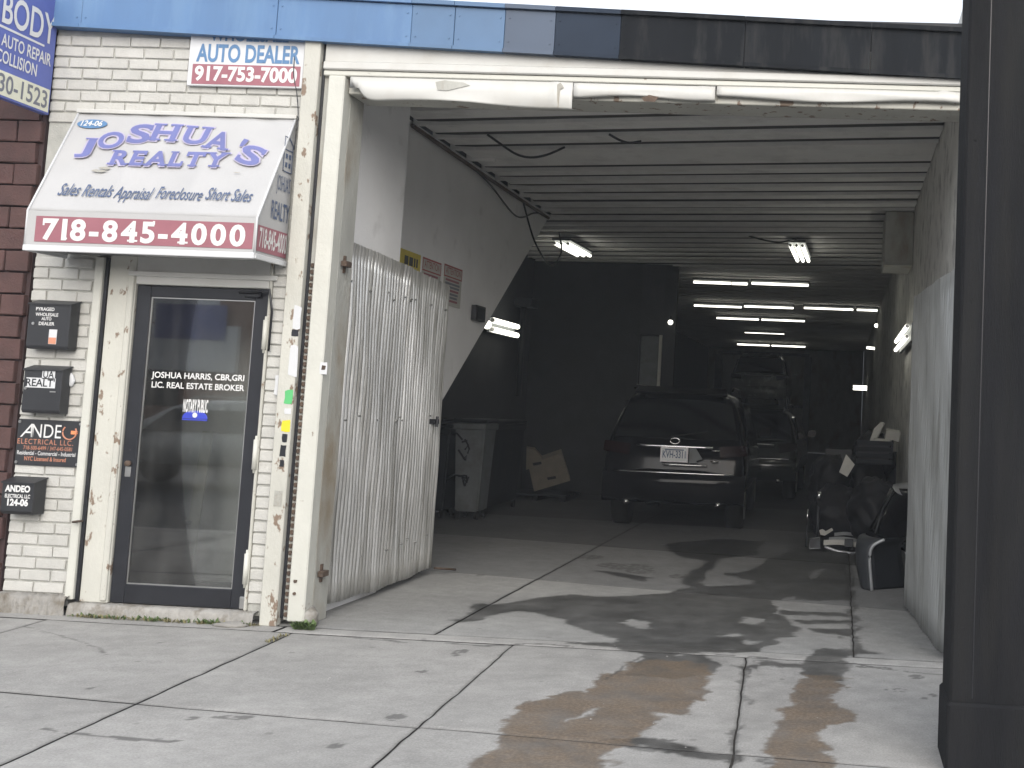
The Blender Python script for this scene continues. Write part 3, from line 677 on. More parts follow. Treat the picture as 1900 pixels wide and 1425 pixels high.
# notary decal: blue half disc with striped capitals above
NOT = mat('notary_blue', (.04,.06,.45), .4)
na = thing('notary_decal', at(361,776,.03), 'white and blue notary public decal stuck on the door glass', 'decal')
a, b = at(338,777,yl), at(385,777,yl); wd = (b-a).length
Prism('blue_arc', [a+Vector((wd*(.5-.5*math.cos(PI*k/16)),-.001,.055*math.sin(PI*k/16)**.8+.004)) for k in range(17)], (0,-.001,0), NOT, na)
text('lettering', 'NOTARY PUBLIC', a+Vector((.002,-.001,.045)), XR, ZU, .085, WHITEL, na, width=wd-.004, bold=.03, lift=.0025)
bm = bmesh.new(); tube(bm, [a+Vector((wd/2,-.003,.028)),a+Vector((wd/2,-.0045,.028))], .017, 16); ob('seal', bm, WHITEL, na)
Box('underline', a.x,b.x,yl-.003,yl-.0015,a.z-.008,a.z+.001, NOT, na, 0)
# what stands inside the door
of = struct(Box('office_wall_back', -5.5,-3.96,1.36,1.41,0,2.9, DWALL, None, 0))
struct(Box('office_wall_left', -5.55,-5.502,.165,1.36,0,2.9, INWALL, None, 0))
struct(Box('office_wall_right', -3.96+.0,-3.952,.165,1.355,0,2.9, INWALL, None, 0))
struct(Box('office_floor', -5.5,-3.962,.165,1.355,-.012,.06, DWALL, None, 0))
struct(Box('office_ceiling', -5.5,-3.962,.165,1.355,2.9,3.0, INWALL, None, 0))
def blob(name, c, r, m, seed, parent=None, sub=3, amp=.25, crink=0.):
    bm = bmesh.new(); bmesh.ops.create_icosphere(bm, subdivisions=sub, radius=1)
    rr = np.random.default_rng(seed); k = rr.normal(size=(9,3))*3; ph = rr.uniform(0,6.3,9)
    for v in bm.verts:
        d = v.co.copy(); q = sum(math.sin(k[i]@np.array(d)+ph[i]) for i in range(9))/9
        q += .35*sum(abs(math.sin(k[i]@np.array(d)*2.2+ph[i])) for i in range(4))/4-.2
        if crink: q += crink*sum(1-2*abs(math.sin(k[i][::-1]@np.array(d)*3.1+ph[-i-1])) for i in range(6))/6
        v.co = Vector((d.x*r[0],d.y*r[1],d.z*r[2]))*(1+amp*q)
        if v.co.z < -r[2]*.7: v.co.z = -r[2]*.7+(v.co.z+r[2]*.7)*.15
        v.co += Vector(c)
    return ob(name, bm, m, parent, True)
ib = at(262,968,.26)
tb = thing('cabinet', (ib.x,.62,0), 'low dark cabinet just inside the shop door', 'cabinet')
Box('carcass', ib.x-.25,ib.x+.22,.17,.45,.06,ib.z-.03, PLAST, tb); Box('top', ib.x-.27,ib.x+.24,.168,.47,ib.z-.028,ib.z, CARD, tb)
bg_ = thing('plastic_bag', (ib.x,.6,ib.z), 'white knotted plastic bag lying inside the shop door', 'bag')
blob('bag_body', (ib.x,.285,ib.z+.10), (.098,.09,.125), BAGW, 5, bg_, 3, .3, .8)
bm = bmesh.new()
tube(bm, catmull([(ib.x,.285,ib.z+.18),(ib.x+.01,.27,ib.z+.24),(ib.x+.03,.26,ib.z+.29)],3), [.05]*3+[.03]*3+[.012]); ob('knot', bm, BAGW, bg_, True)
bd = thing('leaning_board', (-4.25,.8,.06), 'pale board leaning inside the glass door', 'board')
q0, q1 = at(345,985,.6), at(385,800,.95)
Prism('plank', [(q0.x-.03,.6,.06),(q0.x+.05,.6,.06),(q1.x+.04,.95,q1.z),(q1.x-.04,.95,q1.z)], (0,.02,0), CARDW, bd)
# posts between the shop and the garage
ps = thing('sticker_post', (-3.75,-.03,0), 'white steel corner post covered in torn stickers beside the garage', 'post')
Box('post_face', -3.798,-3.683,-.06,.012,.0,4.0, WPAINT2, ps, .006)
Box('shadow_gap', -3.681,-3.662,-.012,.10,.05,3.98, BLACKM, ps, 0)
bm = bmesh.new()
z = .06
me = brickmesh('chain_link', .026, .030, .016, RUST, .0015, 90)
ch = Box('chain_backing', -3.661,-3.622,-.004,.10,.04,3.80, PIER, ps, 0)
k = 0
while z < 2.42:
    share('chain_link', me, (-3.655,-.022,z), ps); z += .045
bm.free()
def sticker(px, py, w_, h_, m, label, name='sticker', Y=-.0625, rot=0.):
    c = at(px,py,Y); r = random.Random(int(px*7+py)); n = 10; pts = []
    base = [(-.5,-.5),(0,-.5),(.5,-.5),(.5,0),(.5,.5),(0,.5),(-.5,.5),(-.5,0)]
    for (u,v) in base: pts.append(c+Vector(((u+r.uniform(-.08,.08))*w_,0,(v+r.uniform(-.06,.06))*h_)))
    o = Prism(name, pts, (0,.0012,0), m, None); return tag(o, label, 'sticker', 'stickers on the corner post')
sticker(551,590,.05,.16,SIGNW,'long white sticker highest on the corner post')
sticker(547,618,.045,.045,BLACKM,'dark torn sticker below the topmost white one on the post')
sticker(544,670,.055,.20,SIGNW,'tall white sticker halfway up the corner post')
sticker(519,715,.075,.13,SIGNW,'pale notice sticker left of the green one', Y=-.024)
sticker(535,737,.055,.09,GREEN,'bright green sticker on the corner post')
sticker(534,763,.045,.04,SIGNW,'small torn white sticker under the green one')
sticker(530,790,.058,.075,YSTK,'yellow sticker on the corner post')
sticker(528,813,.035,.055,BLACKM,'small black paint scar just below the yellow sticker')
sticker(525,836,.04,.075,BLACKM,'larger black paint scar second below the yellow sticker')
sticker(523,860,.03,.045,BLACKM,'thin black paint scar third below the yellow sticker')
sticker(516,925,.05,.10,PIER,'grey patch of peeled paint low on the corner post')
sticker(600,683,.05,.085,SIGNW,'torn off white sticker with brown centre on the garage post', Y=-.0465)
c = at(600,682,-.048); tag(Prism('rust_mark', [c+Vector((x,0,z)) for x,z in ((-.014,-.016),(.012,-.014),(.016,.012),(-.01,.016))], (0,.0012,0), RUST), 'brown rubbed centre of the torn sticker on the garage post', 'stain')
gp = thing('garage_post', (-3.56,0,0), 'white painted square post at the left of the garage opening', 'post')
Box('post_face', -3.620,-3.503,-.045,.07,.035,3.735, WPAINT, gp, .008)
Box('render_return', -3.617,-3.506,.072,.30,.0,3.73, PIER, gp, .008)
Box('bolt_plate', -3.59,-3.565,-.048,-.0455,.30,.31, RUST, gp, 0)
for dz in (.22,.30): 
    bm = bmesh.new(); tube(bm, [(-3.578,-.044,dz),(-3.578,-.052,dz)], .011, 8); ob('bolt', bm, RUST, gp)
# ------------------------------------------------------------------ awning
AW = -.42
ax0, ax1 = -5.385,-3.835
zt, zb_, zv = 3.42, 2.665, 2.425
aw = thing('awning', ((ax0+ax1)/2,-.2,zv), 'white vinyl box awning with blue lettering over the shop door', 'awning')
def awn_panel():
    V, Fa = [], []; n, mrow = 72, 24
    for j in range(mrow+1):
        v = j/mrow
        for i in range(n+1):
            u = i/n; sagx = -.012*abs(math.sin(3*PI*u))**.8*math.sin(PI*v)-.0022*math.sin(38*u+9*v*(1-2*u))*math.exp(-6*min(v,1-v))-.0015*math.sin(11*v+23*u)
            V.append((ax0+(ax1-ax0)*u, -.03+(AW+.03)*v-sagx*.5, zt+(zb_-zt)*v+sagx))
    for j in range(mrow):
        for i in range(n): a = j*(n+1)+i; Fa.append((a,a+n+1,a+n+2,a+1))
    o = pyd('sloped_panel', V, Fa, FABRIC, aw, True); s = o.modifiers.new('thick','SOLIDIFY'); s.thickness = .004; return o
awn_panel()
Prism('valance', [(ax0,AW-.003,zv),(ax1,AW-.003,zv),(ax1,AW-.003,zb_),(ax0,AW-.003,zb_)], (0,.008,0), FABRIC, aw)
for x in (ax0+.002, ax1-.008): Prism('side_panel', [(x,-.012,zv),(x,AW+.006,zv),(x,AW+.006,zb_),(x,-.03,zt-.006),(x,-.012,zt-.006)], (.006,0,0), FABRIC, aw)
Box('hem_rail', ax0-.004,ax1+.004,AW-.016,AW-.0035,zv-.028,zv+.012, SIGNW, aw, .004)
Box('hem_rail', ax1-.006,ax1+.010,AW-.003,-.01,zv-.026,zv+.010, SIGNW, aw, .004)
Box('hem_rail', ax0-.010,ax0+.006,AW-.003,-.01,zv-.026,zv+.010, SIGNW, aw, .004)
Tube('edge_piping', [(ax1,-.03,zt),(ax1,AW,zb_),(ax1,AW-.004,zv)], .008, SIGNW, aw)
Tube('edge_piping', [(ax0,-.03,zt),(ax0,AW,zb_),(ax0,AW-.004,zv)], .008, SIGNW, aw)
Box('wall_rail', ax0-.01,ax1+.01,-.045,-.004,zt+.002,zt+.03, WCLEAN, aw, .004)
Tube('frame_bar', [(ax0+.02,-.02,zv+.02),(ax1-.02,-.02,zv+.02)], .014, STEEL, aw)
S0 = Vector((0,-.03,zt)); SV = Vector((0,AW+.03,zb_-zt)); SL = SV.length; su = -SV.normalized(); 
def sp_(px, py):           # point of the sloped panel under a pixel
    d = Vector(ray(px,py)); nrm = Vector((1,0,0)).cross(su); C0 = Vector(CAM)
    return C0+d*((S0-C0).dot(nrm)/d.dot(nrm))
# JOSHUA'S on an arch
pos = [('J',(160,275),.0,30,33),('O',(207,261),.12,46,29),('S',(261,249),.05,42,33),('H',(308,247),-.02,54,30),('U',(365,252),-.06,52,31),('A',(407,262),-.13,52,31),("'",(453,266),-.3,10,13),('S',(466,289),-.28,48,33)]
for ch, pc, th, wp_, hp in pos:
    c = sp_(*pc); hh = (sp_(pc[0],pc[1]-hp/2)-sp_(pc[0],pc[1]+hp/2)).length; ww = (sp_(pc[0]+wp_/2,pc[1])-sp_(pc[0]-wp_/2,pc[1])).length
    R = Vector((math.cos(th),0,0))+su*math.sin(th); U = Vector((-math.sin(th),0,0))+su*math.cos(th)
    for bold, m, lf, k in ((.075,HALO,.0045,1.10),(.025,BLUEL,.0068,1.0)):
        v, f, wd = slab(ch, hh, bold, 0, 1.0)[0]
        vv = v.copy(); lo_ = vv[:,:2].min(0); hi_ = vv[:,:2].max(0); vv[:,:2] = (vv[:,:2]-(lo_+hi_)/2)/(hi_-lo_)*np.array([ww,hh])*k
        pyd('lettering' if m is BLUEL else 'letter_outline', place2d(vv, c, R, U, lf), f, m, aw)
a, b = sp_(203,306), sp_(416,311)
for bold, m, lf, k in ((.075,HALO,.006,1.02),(.03,BLUEL,.0085,1.0)):
    slabline('lettering' if m is BLUEL else 'letter_outline', 'REALTY', a-(b-a)*(k-1)/2, b-a, su, (sp_(300,281)-sp_(300,306)).length*k, (b-a).length*k, m, aw, bold, .10, lf)
for i, (wd_, p0, p1) in enumerate((('Sales',(106,363),(145,364)),('Rentals',(151,365),(206,367)),('Appraisal',(210,368),(279,371)),('Foreclosure',(288,369),(372,374)),('Short Sales',(380,371),(465,376)))):
    a, b = sp_(*p0), sp_(*p1)
    text('lettering', wd_, a, b-a, su, .098, NAVY, aw, width=(b-a).length, bold=.008, shear=.22, lift=.006)
c = sp_(172,231); n = 24
Prism('number_oval', [c+Vector((1,0,0))*.107*math.cos(2*PI*k/n)+su*.040*math.sin(2*PI*k/n)+(Vector((1,0,0)).cross(su))*.005 for k in range(n)], Vector((1,0,0)).cross(su)*.002, AQUA, aw)
text('lettering', '124-06', c+Vector((-.075,0,0))-su*.022, XR, su, .046, WHITEL, aw, width=.15, bold=.02, lift=.010)
for (px,py,w_,h_) in ((185,318,.06,.02),(195,313,.05,.015),(440,321,.04,.004)):
    c = sp_(px,py); r = random.Random(px)
    pyd('scuff', [c+Vector((math.cos(k)*w_*r.uniform(.5,1),0,0))+su*(math.sin(k)*h_*r.uniform(.4,1))+Vector((1,0,0)).cross(su)*.006 for k in [2*PI*i/11 for i in range(11)]], [tuple(range(11))], PIER, aw)
bx0, bx1 = at(66,430,AW)[0], at(471,430,AW)[0]
Box('red_band', bx0,bx1,AW-.0065,AW-.0035,zv+.035,zb_-.035, MAROON, aw, 0)
slabline('lettering', '718-845-4000', (bx0+.05,AW-.0065,zv+.055), XR, ZU, .135, bx1-bx0-.10, WHITEL, aw, .035, .16, .002)
# right side of the awning: house drawing, name, number
sx = ax1+.0005; YR = (0,1,0)
def side(y, z): return (sx,y,z)
Prism('red_band', [(sx,AW+.015,zv+.03),(sx,-.02,zv+.03),(sx,-.02,zb_-.04),(sx,AW+.015,zb_-.04)], (.002,0,0), MAROON, aw)
text('lettering', '718-845-4000', side(AW+.035,zv+.055), YR, ZU, .125, WHITEL, aw, width=.36, bold=.02, lift=.004)
text('lettering', 'REALTY', side(AW+.16,zb_+.03), YR, ZU, .12, NAVY, aw, width=.24, bold=.01, lift=.003)
text('lettering', "JOSHUA'S", side(AW+.205,zb_+.20), YR, ZU, .10, NAVY, aw, width=.18, bold=.0, lift=.003)
hz, hy = zb_+.37, AW+.27
for (y0_,z0_,y1_,z1_) in ((0,0,.12,.006),(0,.15,.12,.156),(0,0,.006,.24),(.114,0,.12,.20),(0,.235,.06,.242)):
    Prism('house_outline', [(sx,hy+y0_,hz+z0_),(sx,hy+y1_,hz+z0_),(sx,hy+y1_,hz+z1_),(sx,hy+y0_,hz+z1_)], (.002,0,0), NAVY, aw)
for yy in (.03,.075):
    for z_ in (.035,.095):
        Prism('house_window', [(sx,hy+yy,hz+z_),(sx,hy+yy+.022,hz+z_),(sx,hy+yy+.022,hz+z_+.032),(sx,hy+yy,hz+z_+.032)], (.002,0,0), NAVY, aw)
Prism('house_outline', [(sx,hy+.055,hz+.236),(sx,hy+.062,hz+.243),(sx,hy+.12,hz+.198),(sx,hy+.112,hz+.195)], (.002,0,0), NAVY, aw)
# ------------------------------------------------------------------ signs
sg = thing('dealer_sign', (-4.2,-.02,3.65), 'white rectangular auto dealer sign with maroon phone band high on the brick', 'sign')
a, b = at(346,158,-.03), at(576,165,-.03)
dX0, dX1, dZ = a.x, -3.806, (a.z+b.z)/2
Box('panel', dX0,dX1,-.032,-.006,dZ,dZ+.52, SIGNW, sg, .004)
zc = [at(460,y,-.034)[2] for y in (158,121,117,84)]
Box('phone_band', dX0+.035,dX1-.02,-.0345,-.0325,zc[0],zc[1], MAROON, sg, 0)
text('lettering', '917-753-7000', (dX0+.055,-.0345,zc[0]+.020), XR, ZU, .100, WHITEL, sg, width=dX1-dX0-.095, bold=.035, lift=.002)
text('lettering', 'AUTO DEALER', (dX0+.055,-.0325,zc[2]), XR, ZU, .122, AQUA, sg, width=dX1-dX0-.085, bold=.03, lift=.002)
text('lettering', 'WHOLESALE', (dX0+.14,-.0325,zc[3]+.025), XR, ZU, .09, AQUA, sg, width=dX1-dX0-.26, bold=.03, lift=.002)
wr = Tube('wire', catmull([(-3.88,-.02,3.98),(-3.87,-.04,3.75),(-3.84,-.03,3.6),(-3.80,-.066,3.42),(-3.81,-.066,3.2)],6), .0035, BLACKM); tag(wr, 'thin black wire hanging down beside the dealer sign', 'wire')
bl = thing('blade_sign', (-5.60,-.4,3.4), 'blue projecting auto body sign at the top left corner', 'sign')
bX = -5.60
Box('panel', bX-.05,bX,-1.25,-.03,3.40,4.22, BLADE, bl, .004)
Prism('number_panel', [(bX+.0005,-1.25,3.415),(bX+.0005,-.045,3.415),(bX+.0005,-.045,3.575),(bX+.0005,-1.25,3.575)], (.002,0,0), CREAM, bl)
def btext(s, yend, z, h, wdt, m): text('lettering', s, (bX+.003,yend-wdt,z), YR, ZU, h, m, bl, width=wdt, bold=.015, lift=.001)
btext('30-1523', -.065, 3.435, .118, .455, GREYL)
btext('COLLISION', -.19, 3.625, .082, .37, WHITEL)
btext('AUTO REPAIR', -.065, 3.735, .082, .465, WHITEL)
btext('BODY', -.045, 3.885, .20, .50, WHITEL)
Prism('stripe', [(bX+.0005,-1.25,3.852),(bX+.0005,-.14,3.852),(bX+.0005,-.14,3.866),(bX+.0005,-1.25,3.872)], (.002,0,0), WHITEL, bl)
# letter boxes and plaques
def mailbox(x0, x1, z0, z1, dep, label, lid=True):
    t = thing('letter_box', ((x0+x1)/2,-.05,z0), label, 'letter box', 'letter boxes on the brick pier')
    bm = bmesh.new(); prism(bm, [(x0,-.006,z0),(x0,-dep*.86,z0),(x0,-dep,z0+.02),(x0,-dep,z1-.03),(x0,-.006,z1)], (x1-x0,0,0))
    bmesh.ops.bevel(bm, geom=bm.edges[:], offset=.004, segments=1, affect='EDGES'); ob('body', bm, BOXM, t)
    bm = bmesh.new(); prism(bm, [(x0-.006,-.004,z1+.003),(x0-.006,-dep-.008,z1-.027),(x0-.006,-dep-.008,z1-.036),(x0-.006,-dep-.002,z1-.036),(x0-.006,-dep-.002,z1-.031),(x0-.006,-.004,z1-.003)], (x1-x0+.012,0,0)); ob('lid', bm, BOXM, t)
    return t
def edge(px0, px1, py0, py1, Y):
    a, b = at(px0,(py0+py1)/2,Y), at(px1,(py0+py1)/2,Y); c, d = at((px0+px1)/2,py1,Y), at((px0+px1)/2,py0,Y)
    return a.x, b.x, c.z, d.z
dp = .10
x0,x1,z0,z1 = edge(51,129,556,648,-dp); t1 = mailbox(x0,x1,z0,z1,dp,'topmost black letter box, with small white dealer lettering')
def mtext(t, s, px, py, w_, h_, Y, m=WHITEL, bold=.02, shear=0.):
    a = at(px,py,Y); return text('lettering', s, a, XR, ZU, h_, m, t, width=w_, bold=bold, lift=.0015, shear=shear)
mtext(t1,'PYRAGED',67,576,.13,.022,-dp); mtext(t1,'WHOLESALE',66,586,.16,.022,-dp); mtext(t1,'AUTO',77,594,.07,.020,-dp); mtext(t1,'DEALER',72,603,.11,.022,-dp)
c = at(98,625,-dp); Box('paper_label', c.x-.028,c.x+.028,-dp-.0022,-dp-.0008,c.z-.05,c.z+.05, SIGNW, t1, 0); Box('paper_label', c.x-.026,c.x+.026,-dp-.0035,-dp-.0024,c.z-.048,c.z-.005, COPPER, t1, 0)
c = at(62,600,-dp); bm = bmesh.new(); tube(bm, [c,c+Vector((0,-.006,0))], .010, 10); ob('lock', bm, STEEL, t1)
x0,x1,z0,z1 = edge(42,113,678,767,-dp); t2 = mailbox(x0,x1,z0,z1,dp,'middle black letter box, with torn black on white name strips')
c = at(48,717,-dp); Box('name_strip', c.x,c.x+.205,-dp-.002,-dp-.0008,c.z-.005,c.z+.062, SIGNW, t2, 0)
c2 = at(78,702,-dp); Box('name_strip', c2.x,c2.x+.09,-dp-.002,-dp-.0008,c2.z-.004,c2.z+.060, SIGNW, t2, 0)
mtext(t2,"REALT'",48,716,.20,.05,-dp-.0015,BLACKM,.012); mtext(t2,'UA',80,701,.075,.046,-dp-.0015,BLACKM,.012)
c = at(48,720,-dp); bm = bmesh.new(); tube(bm, [c,c+Vector((0,-.006,0))], .010, 10); ob('lock', bm, STEEL, t2)
c = at(98,727,-dp); Box('slot_plate', c.x-.02,c.x+.02,-dp-.003,-dp-.0006,c.z-.004,c.z+.004, STEEL, t2, 0)
tag(blob('torn_paper', at(131,706,-.012), (.028,.012,.055), SIGNW, 77, None, 2, .7), 'torn scrap of paper taped beside the middle letter box', 'paper')
pl = thing('electrical_plaque', (-5.38,-.01,1.0), 'black electrician company plaque with copper and white lettering', 'sign')
P4 = [at(*p,-.012) for p in ((25,861),(146,868),(155,785),(37,774))]
px0, px1 = (P4[0].x+P4[3].x)/2, (P4[1].x+P4[2].x)/2; pz0, pz1 = (P4[0].z+P4[1].z)/2, (P4[2].z+P4[3].z)/2
Box('plate', px0,px1,-.014,-.006,pz0,pz1, BOXM, pl, .002)
PW, PH = px1-px0, pz1-pz0
def ptext(s, u, v, wu, hv, m, bold=.01, shear=0., space=1.): text('lettering', s, (px0+u*PW,-.014,pz0+v*PH), XR, ZU, hv*PH, m, pl, width=wu*PW, bold=bold, lift=.0016, shear=shear, space=space)
ptext('A',.05,.61,.20,.29,WHITEL,.0,.35); ptext('NDE',.23,.61,.45,.29,WHITEL,.0)
ptext('ELECTRICAL LLC.',.02,.46,.86,.11,COPPER,.0,0,1.2); ptext('718-500-6499 / 347-645-0581',.12,.34,.75,.08,COPPER,0)
ptext('Residential - Commercial - Industrial',.03,.225,.90,.085,WHITEL,.01); ptext('NYC Licensed & Insured',.15,.10,.64,.09,COPPER,.01)
cc = (px0+.81*PW, pz0+.75*PH); rO = .155*PH
bm = bmesh.new()
for k0, k1, in ((0,22),): 
    pts = [(cc[0]+math.cos(a_)*rO,-.016,cc[1]+math.sin(a_)*rO) for a_ in [PI*.75+2*PI*.72*k/22 for k in range(23)]]
    tube(bm, pts, .005, 6)
ob('ring_mark', bm, COPPER, pl, True)
Box('plug_mark', cc[0]+.01,cc[0]+.045,-.0175,-.0145,cc[1]-.012,cc[1]+.012, ORANGE, pl, 0)
for dz_ in (-.006,.006): Box('plug_prong', cc[0]+.046,cc[0]+.058,-.0170,-.0145,cc[1]+dz_-.002,cc[1]+dz_+.002, ORANGE, pl, 0)
for u, v in ((.03,.94),(.97,.94),(.03,.06),(.97,.06)):
    bm = bmesh.new(); tube(bm, [(px0+u*PW,-.014,pz0+v*PH),(px0+u*PW,-.020,pz0+v*PH)], .010, 10); ob('screw', bm, STEEL, pl)
x0,x1,z0,z1 = edge(2,61,887,955,-.13); t3 = mailbox(x0,x1,z0,z1,.13,'lowest black letter box, with bold white name and number')
mtext(t3,'ANDEO',9,912,.175,.042,-.13,WHITEL,.045); mtext(t3,'ELECTRICAL LLC',9,923,.175,.024,-.13,WHITEL,.03); mtext(t3,'124-06',13,938,.145,.044,-.13,WHITEL,.045)
# ================================================================== GARAGE DOORS
def corrugated(name, A, Bp, z0, z1, parent, m, pitch=.076, amp=.010, rows=14, seed=1, topdrop=0., z0b=None):
    """sheet standing from plan point A to Bp"""
    A, Bp = Vector((*A,0)), Vector((*Bp,0)); d = Bp-A; L = d.length; d.normalize(); nr = Vector((d.y,-d.x,0))
    n = int(round(L/pitch))*10; pitch = L/round(L/pitch); V, Fa = [], []; rr = np.random.default_rng(seed)
    for j in range(rows+1):
        v = j/rows
        for i in range(n+1):
            s = L*i/n; top = z1-topdrop*s/L+rr.uniform(-.003,.003); bot = (z0 if z0b is None else z0+(z0b-z0)*s/L)+.012*math.sin(s*3.1+seed)+.006*math.sin(s*11)
            dent = .004*math.sin(s*2.3+v*4+seed)*math.sin(v*6+s)+.004*math.sin(s*9+v*15)
            a_ = amp*(1-.25*math.sin(s*3+v*7))
            V.append(A+d*s+nr*(a_*(abs(math.sin(PI*s/pitch))**.8*2-1)+dent)+Vector((0,0,bot+(top-bot)*v)))
    for j in range(rows):
        for i in range(n): a = j*(n+1)+i; Fa.append((a,a+1,a+n+2,a+n+1))
    o = pyd(name, V, Fa, m, parent, True); s = o.modifiers.new('thick','SOLIDIFY'); s.thickness = .002; return o
A0, A1 = (-3.545,.20), (-3.56,2.42)
lf = thing('corrugated_door', (-3.55,.2,0), 'left corrugated metal garage door leaf folded back inside', 'garage door', 'corrugated garage door leaves')
corrugated('corrugated_sheet', A0, ((A0[0]+A1[0])/2-.001,1.50), .07, 2.645, lf, GALV, .056, .016, 16, 1, .045, .06)
corrugated('corrugated_sheet', ((A0[0]+A1[0])/2-.004,1.505), A1, .06, 2.598, lf, GALV, .056, .016, 16, 4, .04, .065)
for z in (.35,1.35,2.35): Box('frame_rail', A1[0]-.055,A1[0]-.022,A0[1]+.02,A1[1]-.02,z-.03,z+.03, RUST, lf, .004)
Box('hinge_stile', A0[0]-.03,A0[0]+.006,A0[1]-.028,A0[1]-.010,.06,2.64, RUST, lf, .004)
Box('end_stile', A1[0]-.045,A1[0]+.004,A1[1]-.002,A1[1]+.014,.06,2.55, GALV, lf, .003)
for z in (.33,2.45):
    bm = bmesh.new(); tube(bm, [(-3.515,.165,z-.06),(-3.515,.165,z+.06)], .022, 10); box(bm, -3.50,-3.46,.10,.19,z-.02,z+.02, .004); ob('hinge', bm, RUST, lf)
lp = atx(803,782,-3.545); bm = bmesh.new(); box(bm, -3.555,-3.505,lp.y-.06,lp.y+.05,lp.z-.022,lp.z+.022,.005); tube(bm, [(-3.50,lp.y-.02,lp.z-.045),(-3.50,lp.y-.02,lp.z+.045)], .012, 8); ob('latch', bm, BLACKM, lf)
for i in range(26):
    y_ = rng.uniform(.3,2.35); z_ = rng.choice([.36,1.37,2.33])+rng.uniform(-.03,.03)
    bm = bmesh.new(); tube(bm, [(-3.541,y_,z_),(-3.528,y_,z_)], .008, 6); ob('rivet', bm, STEEL, lf)
Tube('drop_bolt', [(-3.53,2.44,.06),(-3.40,2.62,.03)], .010, RUST, lf)
rl = thing('corrugated_door', (.7,.5,0), 'right corrugated metal garage door leaf folded against the right wall', 'garage door', 'corrugated garage door leaves')
corrugated('corrugated_sheet', (.575,1.94), (.745,-.02), .02, 2.56, rl, GALVW, .080, .020, 12, 7)
for z in (.35,1.35,2.35): Prism('frame_rail', [(.605,1.92,z-.03),(.765,.02,z-.03),(.765,.02,z+.03),(.605,1.92,z+.03)], (.02,.004,0), RUST, rl)
Prism('end_stile', [(.572,1.945,.02),(.622,1.948,.02),(.622,1.948,2.56),(.572,1.945,2.56)], (0,.016,0), GALVW, rl)
# ================================================================== on the stair wall
SX = -3.9985
def wsign(pa, pb, pc, m, label):
    a, b, c = atx(*pa,SX), atx(*pb,SX), atx(*pc,SX); t = thing('wall_notice', (SX,(a.y+b.y)/2,c.z), label, 'notice', 'notices on the stair wall')
    z1 = (a.z+b.z)/2; Box('board', SX,SX+.006,a.y,b.y,c.z,z1, m, t, .001); return t, a.y, b.y, c.z, z1
t, ya, yb, za, zb2 = wsign((741,459),(780,474),(741,505), YELL, 'yellow notice board above the left corrugated door')
rr = random.Random(2)
for j in range(3):
    y_ = ya+.12+.05*(j%2)
    while y_ < yb-.1: 
        l_ = rr.uniform(.03,.09); Box('print_mark', SX+.0062,SX+.0075,y_,min(y_+l_,yb-.04),zb2-.13-.12*j,zb2-.05-.12*j, BLACKM, t, 0); y_ += l_+.025
for (pa,pb,pc,hd,lab) in (((784,475),(818,490),(784,560),'ATTENTION','red bordered white notice in the middle of the three'),((824,488),(857,502),(824,565),'ATTENTION','red bordered white notice nearest the dark corner')):
    t, ya, yb, za, zb2 = wsign(pa, pb, pc, CARDW, lab)
    for (u0,u1,v0,v1) in ((0,1,.96,1),(0,1,.70,.73),(0,.03,.735,.955),(.97,1,.735,.955)): Box('red_border', SX+.0062,SX+.0072,ya+(yb-ya)*u0,ya+(yb-ya)*u1,za+(zb2-za)*v0,za+(zb2-za)*v1, REDS, t, 0)
    text('lettering', hd, (SX+.006,ya+.05,zb2-.22*(zb2-za)), YR, ZU, .16*(zb2-za), REDS, t, width=(yb-ya)-.10, bold=.01, lift=.001)
    for j in range(7):
        Box('print_line', SX+.0062,SX+.0072,ya+.04+.02*rr.random(),yb-.04-.08*rr.random(),zb2-(.34+.085*j)*(zb2-za)-.022,zb2-(.34+.085*j)*(zb2-za), GREYL if j%3 else MAROON, t, 0)
a = atx(875,565,SX); b = atx(890,598,SX); t = thing('junction_box', (SX,a.y,b.z), 'small dark electrical box on the white stair wall', 'electrical box')
Box('case', SX,SX+.06,a.y,b.y,b.z,a.z, BOXM, t, .005); Box('cover_plate', SX+.061,SX+.066,a.y+.02,b.y-.02,b.z+.02,a.z-.02, DPLAST, t, .002)
# cables
def cable(pts, r, label, m=BLACKM, k=6): return tag(Tube('cable', catmull(pts,k), r, m), label, 'cable', 'loose cables in the garage')
cable([gr(905,250,4.02),gr(930,268,3.98),gr(958,286,3.93),gr(985,292,3.9),gr(1015,287,3.93),gr(1048,273,4.0)], .012, 'black cable hanging in a loop under the front ceiling boards')
cable([gr(1130,249,4.02),gr(1150,260,3.98),gr(1168,265,3.98),gr(1190,262,4.0)], .012, 'short black cable end drooping near the middle of the ceiling')
cable([(-3.97,2.35,3.99),(-3.96,4.2,3.97),(-3.96,6.0,3.97),(-3.97,7.1,3.98)], .020, 'thick dark conduit along the top of the stair wall', RUST)
cable([(-3.96,3.9,3.98),(-3.95,4.6,3.90),(-3.95,5.6,3.74),(-3.95,6.3,3.9),(-3.96,6.6,3.96)], .010, 'thin cable sagging below the conduit on the stair wall')
cable([(-3.96,5.9,3.95),(-3.93,6.4,3.55),(-3.9,7.1,3.35),(-3.9,7.6,3.6),(-4.1,8.2,3.95)], .012, 'cable swinging from the stair wall to the deeper ceiling')
cable([(XR_-.01,.30,3.62),(XR_-.012,.42,3.3),(XR_-.01,.36,3.0),(XR_-.012,.40,2.8),(XR_-.01,.34,2.68)], .010, 'thin dark cable hanging down the right wall near the entrance')
cable([gr(1390,438,4.02),gr(1425,447,3.93),gr(1450,449,3.9),gr(1478,443,4.0)], .012, 'black cable loop near the second ceiling fixture')
t = thing('vent_pipe', (XL+.08,9.6,1.2), 'dark vertical pipe beside the wall lamp under the stair', 'pipe')
